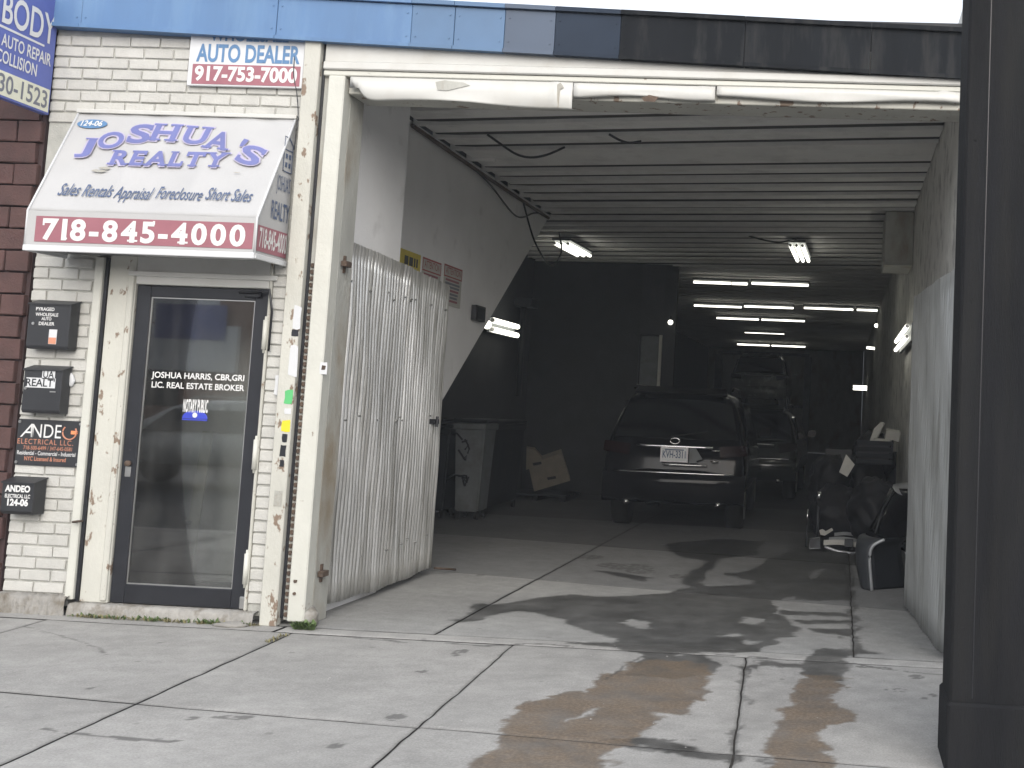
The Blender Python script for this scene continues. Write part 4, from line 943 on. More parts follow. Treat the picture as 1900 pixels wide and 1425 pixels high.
a, b = atx(972,570,XL+.12), atx(962,735,XL+.12)
Tube('pipe', [(XL+.12,a.y,b.z),(XL+.12,a.y,a.z)], .05, BOXM, t); Box('collar', XL+.01,XL+.30,a.y-.2,a.y+.2,a.z,a.z+.14, BOXM, t)
# ductwork on the right
t = thing('ceiling_duct', (.6,6.3,3.4), 'dark boxed duct under the ceiling at the right wall', 'duct')
a, b = at(1642,437,6.0), at(1642,490,6.0); Box('duct_box', a.x,XR_-.004,6.0,6.9,b.z,HC-.03, PIER, t, .01); Box('flange', a.x-.015,XR_-.006,5.98,5.998,b.z-.012,b.z+.02, PIER, t, 0)
# ================================================================== tube lights
def tubelight(ends, label, group, n=1, sep=(0,.09,0), r=.016, house=True, up=(0,0,1)):
    a, b = Vector(ends[0]), Vector(ends[1]); d = (b-a).normalized(); sep = Vector(sep); up = Vector(up)
    t = thing('tube_light', (a+b)/2, label, 'tube light', group)
    if house:
        w_ = max(.03, sep.length*(n-1)/2+.04); sn = sep.normalized() if sep.length else d.cross(up); c0 = up*.045; bm = bmesh.new()
        prism(bm, [a+sn*w_+c0-d*.02,a-sn*w_+c0-d*.02,b-sn*w_+c0+d*.02,b+sn*w_+c0+d*.02], up*.035); ob('housing', bm, PLAST, t)
    for i in range(n):
        o_ = sep*(i-(n-1)/2); bm = bmesh.new(); tube(bm, [a+o_,b+o_], r, 10); ob('tube', bm, TUBE, t, True)
        for e, s in ((a,-1),(b,1)):
            bm = bmesh.new(); tube(bm, [e+o_+d*s*.001,e+o_+d*s*.022], r*.9, 8); ob('tube_cap', bm, STEEL, t)
    return t
tubelight((gr(1042,452,3.9),gr(1083,474,3.9)), 'triple tube fixture seen end-on at the left of the ceiling', 'ceiling fixtures', 3, (.10,0,0), .026)
tubelight((gr(1478,456,3.9),gr(1490,484,3.9)), 'triple tube fixture seen end-on at the right of the ceiling', 'ceiling fixtures', 3, (.085,0,0), .026)
ROWS = [('nearest',3.92,[((1287,523),(1356,526)),((1358,526),(1387,527)),((1395,526),(1500,529))],.030),('second',3.92,[((1288,567),(1376,570)),((1381,569),(1472,571)),((1492,571),(1583,575)),((1590,575),(1628,576))],.027),
 ('third',3.92,[((1330,590),(1408,593)),((1413,593),(1493,596))],.027),('fourth and faintest',3.92,[((1382,617),(1455,620))],.014),('farthest',3.92,[((1368,639),(1428,641)),((1432,641),(1494,644))],.033)]
ORD = ['first','second','third','fourth']
for nm, z, segs, r in ROWS:
    for k, (p, q) in enumerate(segs):
        a, b = gr(*p,z), gr(*q,z); a.y = b.y = gr(*segs[0][0],z).y
        a, b = at(*p,a.y), at(*q,a.y); a.z = b.z = (a.z+b.z)/2
        lab = f'{ORD[k]} tube from the left in the {nm} row of ceiling lights' if len(segs) > 1 else f'single thin tube in the {nm} row of ceiling lights'
        tubelight((a,b), lab, 'rows of ceiling tubes', 1, (0,0,0), r*.8, True)
a, b = atx(914,603,XL+.2), atx(960,614,XL+.2); a.z = b.z = (a.z+b.z)/2
t = tubelight((a,b), 'double tube wall lamp on the dark wall under the stair', 'wall tube lamps', 2, (0,0,-.14), .040, True, (-1,0,0))
bm = bmesh.new(); bmesh.ops.create_uvsphere(bm, u_segments=12, v_segments=8, radius=.065)
for v in bm.verts: v.co += a+Vector((0,-.25,-.02))
ob('bulb', bm, TUBE, t, True)
a, b = atx(1683,614,XR_-.12), atx(1662,648,XR_-.12); a.z = b.z = (a.z+b.z)/2+.02
tubelight((a,b), 'double tube wall lamp slanting on the right garage wall', 'wall tube lamps', 2, (0,0,-.11), .024, True, (1,0,0))
a, b = at(1583,719,30), at(1624,721,30); a.z = b.z = (a.z+b.z)/2
tubelight((a,b), 'short double tube low at the far right end', 'wall tube lamps', 2, (0,0,-.09), .034, True, (0,1,0))
def bulb(p, r, label):
    t = thing('bulb_lamp', p, label, 'bulb'); bm = bmesh.new(); bmesh.ops.create_uvsphere(bm, u_segments=12, v_segments=8, radius=r)
    for v in bm.verts: v.co += p
    ob('bulb', bm, TUBE, t, True); bm = bmesh.new(); tube(bm, [p+Vector((0,0,r*.8)),p+Vector((0,0,r*.8+.08))], r*.5, 8); ob('socket', bm, BOXM, t)
bulb(at(1244,598,11.8), .045, 'small bare bulb on the partition left of the tube rows')
bulb(at(1626,604,20), .050, 'small bare bulb at the right end below the second row')
a, b = at(1608,645,22), at(1627,647,22); tubelight((a,b), 'short stub of a tube under the bare bulb at the right', 'wall tube lamps', 1, (0,0,0), .035, False)
# ================================================================== vehicles
def car(name, label, xc, yr, z0, hw, H, L, paint, plate=None, yaw=0., lamps=True, detail=True):
    """rear of the car faces the street; lofted body, yr = rear bumper"""
    t = thing(name, (xc,yr+L/2,z0), label, 'car')
    C = Vector((xc,yr+.3,0)); RZ = Matrix.Translation(C) @ Matrix.Rotation(yaw,4,'Z') @ Matrix.Translation(-C)
    P = lambda x, y, z: RZ @ Vector((xc+x, yr+y, z0+z))
    zb = .63*H; zs = .38
    #        ylow ybelt ytop  wlow wmid zbelt wroof ztop
    R = [(.00,.10,.52,.80,.93,zb,.70,H-.05),(.05,.14,.60,.86,.97,zb,.75,H-.015),(.35,.40,.90,.90,1.0,zb,.77,H),(1.1,1.1,1.4,.90,1.0,zb-.01,.78,H),(2.1,2.1,2.1,.90,1.0,zb-.02,.78,H-.01),
         (2.75,2.75,2.65,.90,1.0,zb-.03,.76,H-.06),(3.45,3.45,3.15,.90,1.0,zb-.04,.72,zb+.14),(3.7,3.7,3.6,.90,1.0,zb-.05,.84,zb+.03),(L-.35,L-.35,L-.35,.88,.97,zb-.14,.80,zb-.06),(L-.08,L-.08,L-.12,.82,.9,zb-.25,.70,zb-.2)]
    V, Fa = [], []; nq = 8
    for (yl_,yb_,yt_,wl,wm,zbl,wr_,ztp) in R:
        half = [(0,yl_,zs),(wl,yl_,zs),(wm*.985,yl_+.0,zs+.16),(wm,(yl_+yb_)/2,(zs+zbl)/2+.08),(wm*.965,yb_,zbl),(wr_*1.04,yt_-.06*(yt_>yb_),ztp-.16 if ztp-zbl>.3 else (ztp+zbl)/2),(wr_*.86,yt_,ztp),(0,yt_,ztp+.015)]
        ring = [(x*hw,y,z) for x,y,z in half]+[(-x*hw,y,z) for x,y,z in half[-2:0:-1]]
        V += [P(*p) for p in ring]
    n = 14
    for i in range(len(R)-1):
        for k in range(n): Fa.append((i*n+k,i*n+(k+1)%n,(i+1)*n+(k+1)%n,(i+1)*n+k))
    for base, rev in ((0,1),((len(R)-1)*n,0)):
        for k in range(7):
            q = [base+k,base+k+1,base+(n-k-1)%n,base+(n-k)%n]; q = list(dict.fromkeys(q))
            if len(q) > 2: Fa.append(tuple(q[::-1] if rev else q))
    body = pyd('body', V, Fa, paint, t, True)
    bmx = bmesh.new(); bmx.from_mesh(body.data); bmesh.ops.recalc_face_normals(bmx, faces=bmx.faces); bmx.to_mesh(body.data); bmx.free()
    s = body.modifiers.new('smooth','SUBSURF'); s.levels = 2; s.render_levels = 2
    def poly(nm, pts, d, m, par=t, bev=0):
        bm = bmesh.new(); prism(bm, [P(*p) for p in pts], RZ.to_3x3() @ Vector(d))
        if bev: bmesh.ops.bevel(bm, geom=bm.edges[:], offset=bev, segments=2, affect='EDGES')
        return ob(nm, bm, m, par)
    def strip(nm, pts, r, m, par=t):
        bm = bmesh.new(); tube(bm, [P(*p) for p in pts], r, 8); return ob(nm, bm, m, par, True)
    yg = lambda z: .10+(z-zb)/(H-zb)*.42
    zg0, zg1 = zb+.04, H-.13
    # rear window, spoiler, lamps, bumper, strips
    def rowpts(z, w_, y, bow, k=9): return [(w_*u, y+bow*u*u, z) for u in np.linspace(-1,1,k)]
    Vg = []; 
    for j in range(6):
        z = zg0+(zg1-zg0)*j/5
        Vg += [P(*p) for p in rowpts(z, hw*(.84-.13*j/5), yg(z)-.012, .05)]
    pyd('rear_window', Vg, [(j*9+i,j*9+i+1,(j+1)*9+i+1,(j+1)*9+i) for j in range(5) for i in range(8)], CGLASS, t, True)
    zt_ = zb+.02
    strip('window_surround', [p for p in [(hw*u,yg(zg0)-.02+.05*u*u,zg0-.01) for u in np.linspace(-.84,.84,9)]], .010, paint)
    poly('spoiler', [(-hw*.66,.40,H-.085),(hw*.66,.40,H-.085),(hw*.62,.62,H+.005),(-hw*.62,.62,H+.005)], (0,.02,.03), paint, t, .012)
    for s_ in (-1,1):
        poly('tail_lamp', [(s_*hw*.97,.10,zb-.02),(s_*hw*.60,.035,zb-.05),(s_*hw*.62,.025,zb-.19),(s_*hw*.985,.09,zb-.15)], (0,.05,0), LAMPR, t, .008)
        poly('mirror', [(s_*hw*1.0,2.95,zb+.03),(s_*hw*1.19,2.95,zb+.05),(s_*hw*1.2,2.95,zb+.18),(s_*hw*1.03,2.95,zb+.17)], (0,.12,0), paint, t, .02)
        poly('side_window', [(s_*hw*.955,.62,zb+.03),(s_*hw*.965,2.95,zb+.01),(s_*hw*.83,2.5,H-.17),(s_*hw*.84,.95,H-.17)], (s_*.012,0,0), CGLASS, t)
        strip('roof_rail', [(s_*hw*.70,.75,H+.0),(s_*hw*.71,.9,H+.045),(s_*hw*.71,2.1,H+.045),(s_*hw*.70,2.3,H)], .014, paint)
        for yy in (.85,L-.95):
            wt = thing_wheel(t, P, s_*hw*.90, yy, .345, s_)
    strip('tailgate_trim', [(hw*u,.022+.03*u*u,zb-.065) for u in np.linspace(-.52,.52,9)], .017, CHROME)
    strip('bumper_crease', [(hw*u,-.030+.07*u*u,zs+.36) for u in np.linspace(-.82,.82,13)], .009, CHROME if detail else paint)
    strip('bumper_crease', [(hw*u,-.025+.09*u*u,zs+.20) for u in np.linspace(-.93,.93,13)], .010, CHROME if detail else paint)
    strip('bumper_crease', [(hw*u,-.02+.09*u*u,zs+.13) for u in np.linspace(-.86,.86,13)], .010, CHROME if detail else paint)
    Vb = []
    prof = [(-.01,zs-.02),(-.045,zs+.03),(-.05,zs+.24),(-.035,zs+.33),(.03,zs+.40)]
    for (yy,z) in prof: Vb += [P(*p) for p in rowpts(z, hw*.97, yy, .10, 13)]
    pyd('bumper', Vb, [(j*13+i,j*13+i+1,(j+1)*13+i+1,(j+1)*13+i) for j in range(4) for i in range(12)], paint, t, True)
    strip('emblem', [(.06*math.cos(a_),.012,zb+.036*math.sin(a_)+.005) for a_ in [2*PI*k/18 for k in range(19)]], .007, CHROME)
    if plate:
        pz = zb-.165; 
        p_ = poly('licence_plate', [(-.16,-.0,pz-.08),(.16,-.0,pz-.08),(.16,-.0,pz+.08),(-.16,-.0,pz+.08)], (0,-.006,0), SIGNW, t, .0)
        poly('plate_frame', [(-.175,.0,pz-.095),(.175,.0,pz-.095),(.175,.0,pz+.095),(-.175,.0,pz+.095)], (0,.004,0), CHROME, p_)
        o = P(-.145,-.006,pz-.045); text('lettering', plate, o, RZ.to_3x3() @ Vector((1,0,0)), ZU, .088, NAVY, p_, width=.29, bold=.02, lift=.002)
        poly('plate_stripe', [(-.12,-.0065,pz+.052),(.12,-.0065,pz+.052),(.12,-.0065,pz+.066),(-.12,-.0065,pz+.066)], (0,-.001,0), NAVY, p_)
        poly('reflector_patch', [(.19,-.005,pz-.10),(.30,-.005,pz-.095),(.28,-.005,pz-.07),(.36,-.005,pz-.045),(.27,-.005,pz+.09),(.19,-.005,pz+.095)], (0,.006,0), PLAST, t)
        strip('trunk_trim', [(hw*u,-.028+.05*u*u,pz-.125) for u in np.linspace(-.15,.45,7)], .007, CHROME)
        strip('model_badge', [(hw*.50,.008,zb-.10),(hw*.62,.015,zb-.10)], .009, CHROME); strip('model_badge', [(hw*.50,.0,zb-.235),(hw*.60,.01,zb-.235)], .007, CHROME)
    strip('wiper', [(-.05,.02,zg0+.02),(.25,.01+.0,zg0+.07),(.4,.06,zg0+.10)], .008, RUBBER)
    for s_ in (-1,1): strip('exhaust', [(s_*hw*.62,-.03,zs-.02),(s_*hw*.62,.2,zs-.02)], .035, CHROME)
    return t
def thing_wheel(t, P, x, y, r, s_):
    bm = bmesh.new(); tube(bm, [P(x-s_*.20,y,r),P(x-s_*.19,y,r),P(x-s_*.02,y,r),P(x+s_*.02,y,r),P(x+s_*.03,y,r)], [r*.9,r,r,r*.95,r*.72], 28)
    wh = ob('wheel', bm, RUBBER, t, True)
    bm = bmesh.new(); tube(bm, [P(x+s_*.031,y,r),P(x+s_*.038,y,r)], [r*.66,r*.60], 20); ob('rim', bm, STEEL, wh, True)
    return wh
car('black_suv', 'black sport utility vehicle parked tail towards the street with a white licence plate', -2.10, 6.75, 0, .93, 1.80, 4.75, CARBLK, 'KVH-3311', yaw=.03)
car('dark_crossover', 'dark green crossover parked ahead and right of the black vehicle', -1.62, 12.4, 0, .88, 1.66, 4.5, CARGRN, None, yaw=-.02)
lv = car('silver_suv', 'pale silver vehicle raised on the lift at the far end', -2.78, 29.6, 1.62, .95, 1.86, 4.6, CARWHT, None, detail=False)
lft = thing('car_lift', (-2.8,32,0), 'two post car lift holding the pale vehicle at the far end', 'lift')
for s_ in (-1,1):
    Box('post', -2.8+s_*1.55-.12,-2.8+s_*1.55+.12,31.6,31.9,0,3.5, BLUEP if False else PLAST, lft, .01)
    for yy in (30.6,33.0): Prism('arm', [(-2.8+s_*1.43,31.7,1.72),(-2.8+s_*.55,yy,1.72),(-2.8+s_*.55,yy+.14,1.72),(-2.8+s_*1.43,31.84,1.72)], (0,0,.12), PLAST, lft)
Box('cross_beam', -4.4,-1.2,31.68,31.82,3.504,3.62, PLAST, lft, .01)
# ================================================================== left: bins and cartons
def bin_(x0,x1,y0,y1,h,m,label,name='wheeled_bin',marks=None):
    t = thing(name, ((x0+x1)/2,(y0+y1)/2,0), label, 'bin'); k = .05
    bm = bmesh.new(); lo = [(x0+k,y0+k,.10),(x1-k,y0+k,.10),(x1-k,y1-k,.10),(x0+k,y1-k,.10)]; hi = [(x0,y0,h-.06),(x1,y0,h-.06),(x1,y1,h-.06),(x0,y1,h-.06)]
    a = [bm.verts.new(p) for p in lo]; b = [bm.verts.new(p) for p in hi]; bm.faces.new(a[::-1]); bm.faces.new(b)
    for i in range(4): bm.faces.new((a[i],a[(i+1)%4],b[(i+1)%4],b[i]))
    bmesh.ops.bevel(bm, geom=bm.edges[:], offset=.02, segments=2, affect='EDGES'); ob('tub', bm, m, t)
    Box('rim', x0-.02,x1+.02,y0-.02,y1+.02,h-.14,h-.055, m, t, .012)
    bm = bmesh.new(); box(bm, x0-.03,x1+.03,y0-.03,y1+.02,h-.05,h, .015)
    ob('lid', bm, DPLAST, t)
    for xx in (x0+.08,x1-.08):
        for yy in (y0+.10,y1-.10):
            bm = bmesh.new(); tube(bm, [(xx-.02,yy,.055),(xx+.02,yy,.055)], .055, 12); ob('wheel', bm, RUBBER, t)
    return t
bp1 = gr(872,962); 
t = bin_(-5.02,-4.62,7.05,7.55,1.30,PLAST,'grey bin with black spray marks beside the left door')
bx_, by_ = -5.0, 7.045
rr = random.Random(9)
for (cx_,cz_,s_) in ((.10,1.04,.10),(.17,.80,.10),(.12,.62,.12),(.15,.47,.10)):
    for k in range(3):
        a0 = Vector((bx_+cx_+rr.uniform(-.06,.06),by_-.006,cz_+rr.uniform(-.06,.06))); a1 = a0+Vector((rr.uniform(-.11,.11),0,rr.uniform(-.11,.11))); a2 = a1+Vector((rr.uniform(-.08,.08),0,rr.uniform(-.08,.08)))
        bm = bmesh.new(); tube(bm, [a0,a1,a2], .014, 6)
        for v in bm.verts: v.co.y = by_+.030+(v.co.y-by_)*.15-(v.co.z)*.033
        ob('spray_mark', bm, BLACKM, t)
bin_(-5.48,-5.06,7.0,7.6,1.22,DPLAST,'dark bin behind the corrugated door left of the grey one')
bin_(-5.40,-4.72,7.75,9.25,1.28,DPLAST,'long dark container right of the grey bin','waste_container')
def carton(pts, d, label, flap=None):
    t = thing('carton', pts[0], label, 'box', 'cartons on the left'); bm = bmesh.new(); prism(bm, pts, d); ob('carton_body', bm, CARD, t)
    if flap: Prism('flap', flap, (0,.006,0), CARD, t)
    c = sum((Vector(p) for p in pts), Vector())/len(pts); 
    pyd('print_mark', [c+Vector((x,-.006,z)) for x,z in ((-.02,-.08),(.12,-.05),(.13,-.09),(.0,-.12))], [(0,1,2,3)], BLACKM, t)
    return t
Yc = 10.6
pp = [at(x,y,Yc) for x,y in ((991,912),(1058,892),(1042,841),(980,862))]
dz = min(p.z for p in pp); Q = [Vector((p.x,p.y,p.z-dz+.01)) for p in pp]
ledge = thing('pallet', (-4.6,10.8,0), 'low dark pallet under the tilted cartons', 'pallet')
zp = dz-.02
for k in range(4): Box('board', -5.3,-4.3,10.35+k*.25,10.55+k*.25,max(.05,zp-.03),max(.08,zp), DPLAST, ledge, .004)
for xx in (-5.28,-4.85,-4.4): Box('bearer', xx,xx+.09,10.35,11.3,0,max(.048,zp-.032), DPLAST, ledge, .004)
carton(pp, (-.12,.45,.05), 'large tilted cardboard carton on the left by the bins')
pp2 = [at(x,y,Yc-.06) for x,y in ((976,872),(1004,862),(1006,850),(992,834),(977,832))]
carton(pp2, (-.08,.3,.02), 'smaller open carton leaning behind the large one')
# ================================================================== right: heap of car parts
def shell(name, fn, nu, nv, m, parent, thick=.006):
    V = [fn(i/nu, j/nv) for j in range(nv+1) for i in range(nu+1)]
    o = pyd(name, V, [(j*(nu+1)+i,j*(nu+1)+i+1,(j+1)*(nu+1)+i+1,(j+1)*(nu+1)+i) for j in range(nv) for i in range(nu)], m, parent, True)
    s = o.modifiers.new('thick','SOLIDIFY'); s.thickness = thick; return o
# fender standing on end: pale inner lip, dark shell
fd = thing('car_fender', gr(1617,1096), 'dark curved car fender standing on end with a pale edge', 'car part', 'heap of car parts')
ft = gr(1617,1096); Yf = ft.y
def fpt(px, py, dy=0.): return at(px,py,Yf+dy)
edgep = catmull([fpt(1617,1096),fpt(1614,1060),fpt(1613,1030),fpt(1620,1012),fpt(1640,1001)],5)
backp = catmull([fpt(1603,1085,.25),fpt(1592,1050,.35),fpt(1590,1015,.4),fpt(1594,995,.42),fpt(1606,990,.42)],5)
def fe(u, v):
    k = min(int(v*20),20); a_, b_ = edgep[k], backp[k]; p = a_.lerp(b_,u); return p+Vector((-.05*math.sin(PI*u),-.04*math.sin(PI*u),0))
shell('fender_shell', fe, 8, 20, BUMPD, fd)
Tube('pale_lip', [p+Vector((.004,-.006,0)) for p in edgep], .014, SILV, fd)
def fe2(u, v):
    k = min(int(v*20),20); a_ = edgep[k]; return a_+Vector((.02+.32*u*(1-.25*v),.06+.25*u,-.0))
shell('inner_liner', fe2, 6, 20, DPLAST, fd)
# hood leaning on the wall
hd = thing('car_hood', gr(1660,1060), 'dark car hood leaning against the right wall', 'car part', 'heap of car parts')
Hh = [at(x,y,Y) for x,y,Y in ((1612,985,3.9),(1690,1030,3.4),(1697,908,3.9),(1652,905,4.4))]
def hp(u, v):
    a_ = Hh[0].lerp(Hh[1],u); b_ = Hh[3].lerp(Hh[2],u); p = a_.lerp(b_,v); return p+Vector((-.05,-.03,.03))*math.sin(PI*u)*math.sin(PI*v)
shell('hood_panel', hp, 10, 10, CARBLK, hd)
Tube('hood_rib', [hp(.2,.05)+Vector((-.02,-.01,0)),hp(.25,.5)+Vector((-.02,-.01,0)),hp(.3,.95)+Vector((-.02,-.01,0))], .008, BUMPD, hd)
sf = thing('silver_bumper', at(1675,905,4.2), 'silver bumper end lying on top of the leaning hood', 'car part', 'heap of car parts')
bpts = catmull([at(1656,903,4.3),at(1664,914,4.1),at(1682,921,3.95),at(1702,924,3.9)],5); tpts = catmull([at(1657,899,4.5),at(1668,896,4.45),at(1684,894,4.4),at(1703,893,4.3)],5)
shell('bumper_skin', lambda u,v: bpts[min(int(u*15),15)].lerp(tpts[min(int(u*15),15)],v)+Vector((0,-.03,.0))*math.sin(PI*v), 15, 5, SILV, sf)
# striped grille lying down
gl = thing('car_grille', gr(1565,1020), 'pale slatted car grille lying at the foot of the heap', 'car part', 'heap of car parts')
Yg = gr(1560,1024).y
for k in range(5):
    f_ = k/4; a_ = at(1528+10*k*.6+4*k,1012-8.5*k,Yg+.12*k); b_ = at(1602+2*k,1018-9.5*k,Yg+.12*k+.05)
    bm = bmesh.new(); 
    pts = catmull([a_,a_.lerp(b_,.4)+Vector((0,0,.02)),b_],4); n_ = len(pts)
    for i in range(n_-1):
        hgt = .030 if k else .05
        q = [pts[i],pts[i+1],pts[i+1]+Vector((0,.05,hgt)),pts[i]+Vector((0,.05,hgt))]; bm.faces.new([bm.verts.new(x) for x in q])
    bmesh.ops.remove_doubles(bm, verts=bm.verts, dist=.0005)
    o = ob('slat', bm, SILV if k else CARDW, gl); s = o.modifiers.new('thick','SOLIDIFY'); s.thickness = .006
Tube('frame_bar', catmull([at(1530,1014,Yg),at(1560,1024,Yg-.02),at(1600,1024,Yg-.02),at(1606,985,Yg+.4),at(1597,973,Yg+.5)],4), .018, SILV, gl)
c = at(1575,1008,Yg-.03); Box('badge_mount', c.x-.05,c.x+.05,c.y-.02,c.y+.01,c.z-.04,c.z+.05, BUMPD, gl)
# small framed square and odds
fr = thing('square_frame', gr(1512,1018), 'small thin square frame standing left of the grille', 'car part', 'heap of car parts')
Yq = gr(1512,1022).y; q = [at(x,y,Yq) for x,y in ((1502,1018),(1522,1018),(1521,997),(1502,999))]
Tube('frame_wire', q+[q[0]], .008, SILV, fr); Prism('panel', [p+Vector((0,.012,0)) for p in q], (0,.01,0), BUMPD, fr)
wp = thing('white_bracket', at(1532,990,Yg+.3), 'white plastic bracket on the heap above the square frame', 'car part', 'heap of car parts')
pts = [at(x,y,Yg+.3) for x,y in ((1520,984),(1526,982),(1532,986),(1543,980),(1546,984),(1530,994),(1522,992)) ]; Prism('bracket', pts, (0,.03,0), CARDW, wp)
for i, (px,py,rx,rz,lab) in enumerate(((1540,900,.34,.5,'upper left'),(1598,905,.36,.55,'upper middle'),(1560,955,.42,.45,'lower left'),(1625,950,.36,.5,'lower right'),(1640,850,.32,.42,'topmost'))):
    Yb = [6.6,6.9,6.2,5.6,7.2][i]; c = at(px,py,Yb)
    t = thing('black_bag', (c.x,c.y,max(0,c.z-rz)), f'{lab} black bag of scrap in the right hand heap', 'bag', 'bags of scrap'); zc_ = c.z
    blob('bag', (min(c.x,XR_-.38),c.y,zc_), (rx*.86,.34,rz*.8), BAGB, 20+i, t, 4, .26, .7)
rk = thing('scrap_rack', (.3,6.9,0), 'low dark rack carrying the scrap heap', 'rack')
Box('shelf', -.25,.74,6.1,7.6,.42,.46, DPLAST, rk, .004)
for xx in (-.25,.69):
    for yy in (6.1,7.55): Box('leg', xx,xx+.05,yy,yy+.05,0,.418, DPLAST, rk, .003)
Box('back_panel', -.2,.74,7.62,7.66,.0,1.1, BOXM, rk, .003)
def sheet(pts, Y, d, m, label):
    q = [at(x,y,Y) for x,y in pts]; o = Prism('cardboard_sheet', q, d, m); return tag(o, label, 'cardboard', 'cardboard scraps on the heap')
sheet(((1557,876),(1572,885),(1586,862),(1570,843)), 6.1, (0,.02,0), CARDW, 'pale cardboard sheet hanging on the front of the heap')
sheet(((1612,822),(1626,812),(1640,785),(1634,783),(1622,795)), 6.6, (.02,.02,0), CARDW, 'upright torn cardboard piece on top of the heap')
sheet(((1642,815),(1668,820),(1671,802),(1645,798)), 6.6, (0,.3,.02), CARDW, 'flat cardboard box on top of the heap at right')
sheet(((1618,824),(1650,821),(1652,817),(1622,814)), 6.5, (0,.05,.01), CARDW, 'thin cardboard strip below the torn piece on the heap')
Tube_ = thing('steel_tube', gr(1521,960), 'short chrome tube standing at the left of the heap', 'car part', 'heap of car parts')
a_, b_ = at(1519,928,6.0), at(1521,912,6.0); Tube('tube', [a_,b_], .028, CHROME, Tube_); a2, b2 = at(1497,975,5.9), at(1499,945,5.9); Tube('rod', [a2,b2], .010, CHROME, Tube_); Tube('foot', [Vector((a_.x,a_.y,0)),a_], .015, BUMPD, Tube_); Tube('foot', [Vector((a2.x,a2.y,0)),a2], .010, BUMPD, Tube_)
bc = thing('bumper_cover', (.2,5.3,0), 'black plastic bumper cover lying in front of the scrap bags', 'car part', 'heap of car parts')
b0 = gr(1560,1000); 
def bcv(u, v):
    a_ = PI*(.12+.76*u); return Vector((b0.x+.15-.62*math.cos(a_), b0.y+.55-.30*math.sin(a_)-.06*math.sin(PI*v), .03+.42*v+.05*math.sin(3*a_)*v))
shell('bumper_skin', bcv, 20, 6, BUMPD, bc)
Tube('bumper_edge', [bcv(k/20,1) for k in range(21)], .010, BUMPD, bc)
cr_ = thing('plastic_crate', (.45,6.3,.9), 'dark slatted plastic crate on top of the scrap heap', 'crate')
c = at(1622,838,6.45)
for k in range(4): Box('slat', c.x-.22,c.x+.22,6.28,6.30,c.z-.14+.075*k,c.z-.09+.075*k, DPLAST, cr_, .003)
for sx_ in (-.22,.20): Box('corner_post', c.x+sx_,c.x+sx_+.025,6.301,6.33,c.z-.15,c.z+.15, DPLAST, cr_, .003)
Box('tub', c.x-.20,c.x+.18,6.34,6.62,c.z-.15,c.z+.12, BOXM, cr_, .006)
# ================================================================== weeds
def leafclump(V, Fa, c, n, h, sp, r):
    for _ in range(n):
        a = r.uniform(0,2*PI); b = Vector((c[0]+r.uniform(-sp,sp),c[1]+r.uniform(-sp*.35,sp*.2),c[2])); l = h*r.uniform(.4,1); d = Vector((math.cos(a)*.55,math.sin(a)*.4-.15,r.uniform(.5,1))).normalized()
        s = d.cross(Vector((0,0,1))).normalized()*l*r.uniform(.10,.22); n0 = len(V)
        V += [b-s*.3,b+d*l*.5-s,b+d*l+Vector((0,0,-l*.15)),b+d*l*.5+s,b+s*.3]; Fa.append((n0,n0+1,n0+2,n0+3,n0+4))
r = random.Random(4); V, Fa = [], []
for k in range(75):
    x = r.uniform(-5.05,-3.85)
    if r.random() < .7: x = r.choice([-4.15,-4.5,-4.85,-4.05])+r.gauss(0,.08)
    leafclump(V, Fa, (x,-.085+r.uniform(-.02,.02),.002), r.randint(2,7), r.uniform(.02,.06), .03, r)
tag(pyd('weeds', V, Fa, WEED), 'sparse green weeds along the foot of the door sill', 'weeds', kind='stuff')
V, Fa = [], []
for k in range(90): leafclump(V, Fa, (r.uniform(-5.05,-3.8),-.08+r.uniform(-.03,.02),.002), 5, .035, .03, r)
for k in range(25): leafclump(V, Fa, (xj(4,-.35)+r.uniform(-.01,.01)+.0,-.30-r.uniform(0,.25),.0), 4, .03, .02, r)
tag(pyd('dry_weeds', V, Fa, WEEDB), 'dry brown weeds and litter along the sill and slab joint', 'weeds', kind='stuff')
V, Fa = [], []
for k in range(16): leafclump(V, Fa, (-3.47+r.uniform(-.06,.06),-.085+r.uniform(-.03,.03),.003), 7, .085, .03, r)
tag(pyd('weed_plant', V, Fa, WEED), 'leafy green weed growing at the foot of the garage post', 'plant')
tag(blob('rubble_lump', (-3.50,.03,.05), (.06,.07,.075), CRUM, 61, None, 2, .5), 'broken lump of render at the foot of the garage post', 'rubble')
tag(blob('rubble_lump', (-3.95,-.12,.012), (.11,.05,.022), CRUM, 62, None, 2, .5), 'flat broken slab of render below the right door jamb', 'rubble')
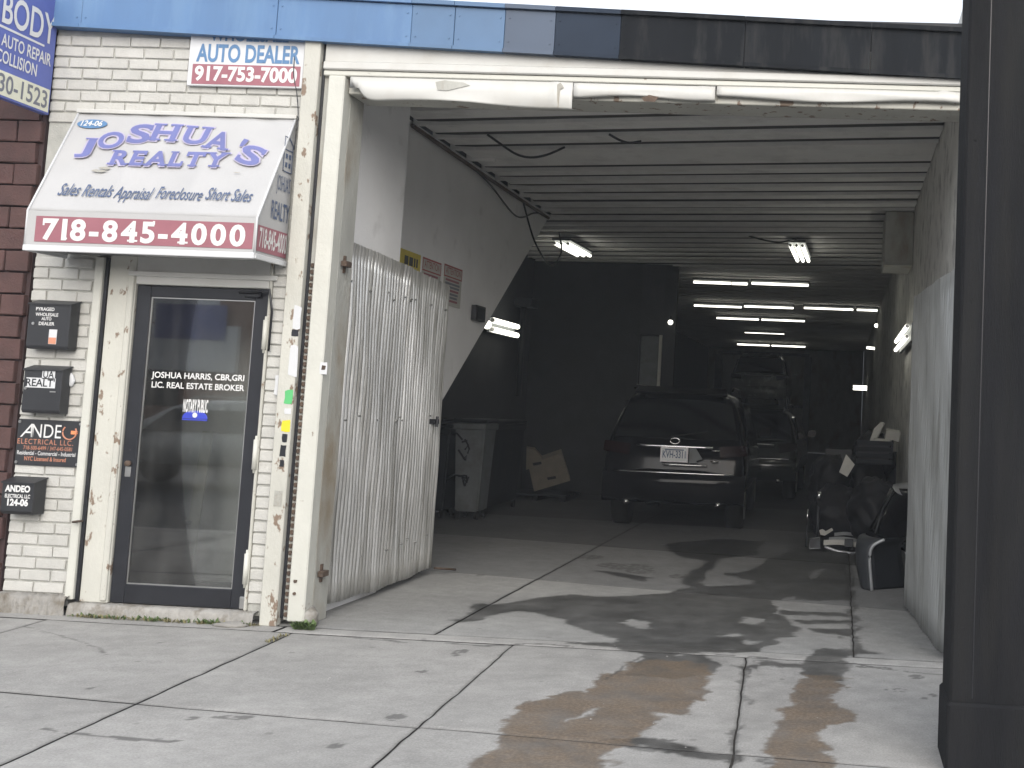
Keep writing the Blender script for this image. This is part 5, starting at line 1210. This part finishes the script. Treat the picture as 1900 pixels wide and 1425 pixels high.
# litter
V, Fa = [], []
for k in range(70):
    px, py = r.uniform(0,1740), r.uniform(1170,1425); p = gr(px,py); s_ = r.uniform(.002,.006); n0 = len(V)
    for a in (0,1.7,3.1,4.6): V.append(p+Vector((math.cos(a)*s_*r.uniform(.6,1.3),math.sin(a)*s_*r.uniform(.6,1.3),.007)))
    V.append(p+Vector((0,0,.007+s_*.8))); Fa += [(n0+i,n0+(i+1)%4,n0+4) for i in range(4)]
tag(pyd('grit', V, Fa, CURBM), 'pale grit scattered over the sidewalk', 'grit', kind='stuff')
# ================================================================== across the street (seen only as reflections)
op = thing('opposite_building', (0,-26,0), 'low brick row across the street, mirrored in the door glass', 'building')
Box('wall', -40,40,-30,-24,-.1,4.4, OPPB, op, 0)
for k in range(14):
    x = -38+k*5.6; Box('window', x,x+2.2,-24.05,-23.99,1.0,3.0, CGLASS, op, 0); Box('window_frame', x-.1,x+2.3,-24.0,-23.985,3.02,3.25, SIGNW, op, 0)
    Box('shop_sign', x-.3,x+3.2,-24.1,-23.99,3.4,4.2, [SIGNW,AQUA,CREAM][k%3], op, 0)
c = at(395,752,10.0)
car('parked_car', 'silver car parked across the street, mirrored in the door glass', c.x+1.2, -11.6, -.13, .9, 1.5, 4.5, CARWHT, None, yaw=PI/2)
# ================================================================== thin volume added to imitate veiling screen glare
bm = bmesh.new(); box(bm, -410,410,-410,410,-1.6,6.9); hz_ = ob('glare_veil', bm, None)
hm = bpy.data.materials.new('glare_veil_air'); hm.use_nodes = True; hn = hm.node_tree.nodes; hn.clear()
ho = hn.new('ShaderNodeOutputMaterial'); hv = hn.new('ShaderNodeVolumePrincipled')
hv.inputs['Color'].default_value = (.86,.92,1,1); hv.inputs['Density'].default_value = .0020; hv.inputs['Anisotropy'].default_value = 0.
hm.node_tree.links.new(hv.outputs[0], ho.inputs['Volume']); hz_.data.materials.append(hm)
tag(hz_, 'thin milky veil added to the air to imitate screen glare', 'glare_veil', kind='stuff')
e0, e1 = at(272,600,24.0), at(440,692,24.0); xa, xb, zl, zh = min(e0.x,e1.x), max(e0.x,e1.x), e1.z, e0.z
bb = thing('billboard', ((xa+xb)/2,-23.5,zl), 'white framed board with a blue lower half across the street, mirrored in the door glass', 'sign')
Box('frame', xa,xb,-23.95,-23.8,zl,zh, SIGNW, bb, 0); Box('panel', xa+.35,xb-.35,-23.8,-23.78,zl+.9,zh-.3, CARDW, bb, 0); Box('blue_panel', xa+.35,xb-.35,-23.778,-23.76,zl+.9,zl+1.9, BLUEL, bb, 0)
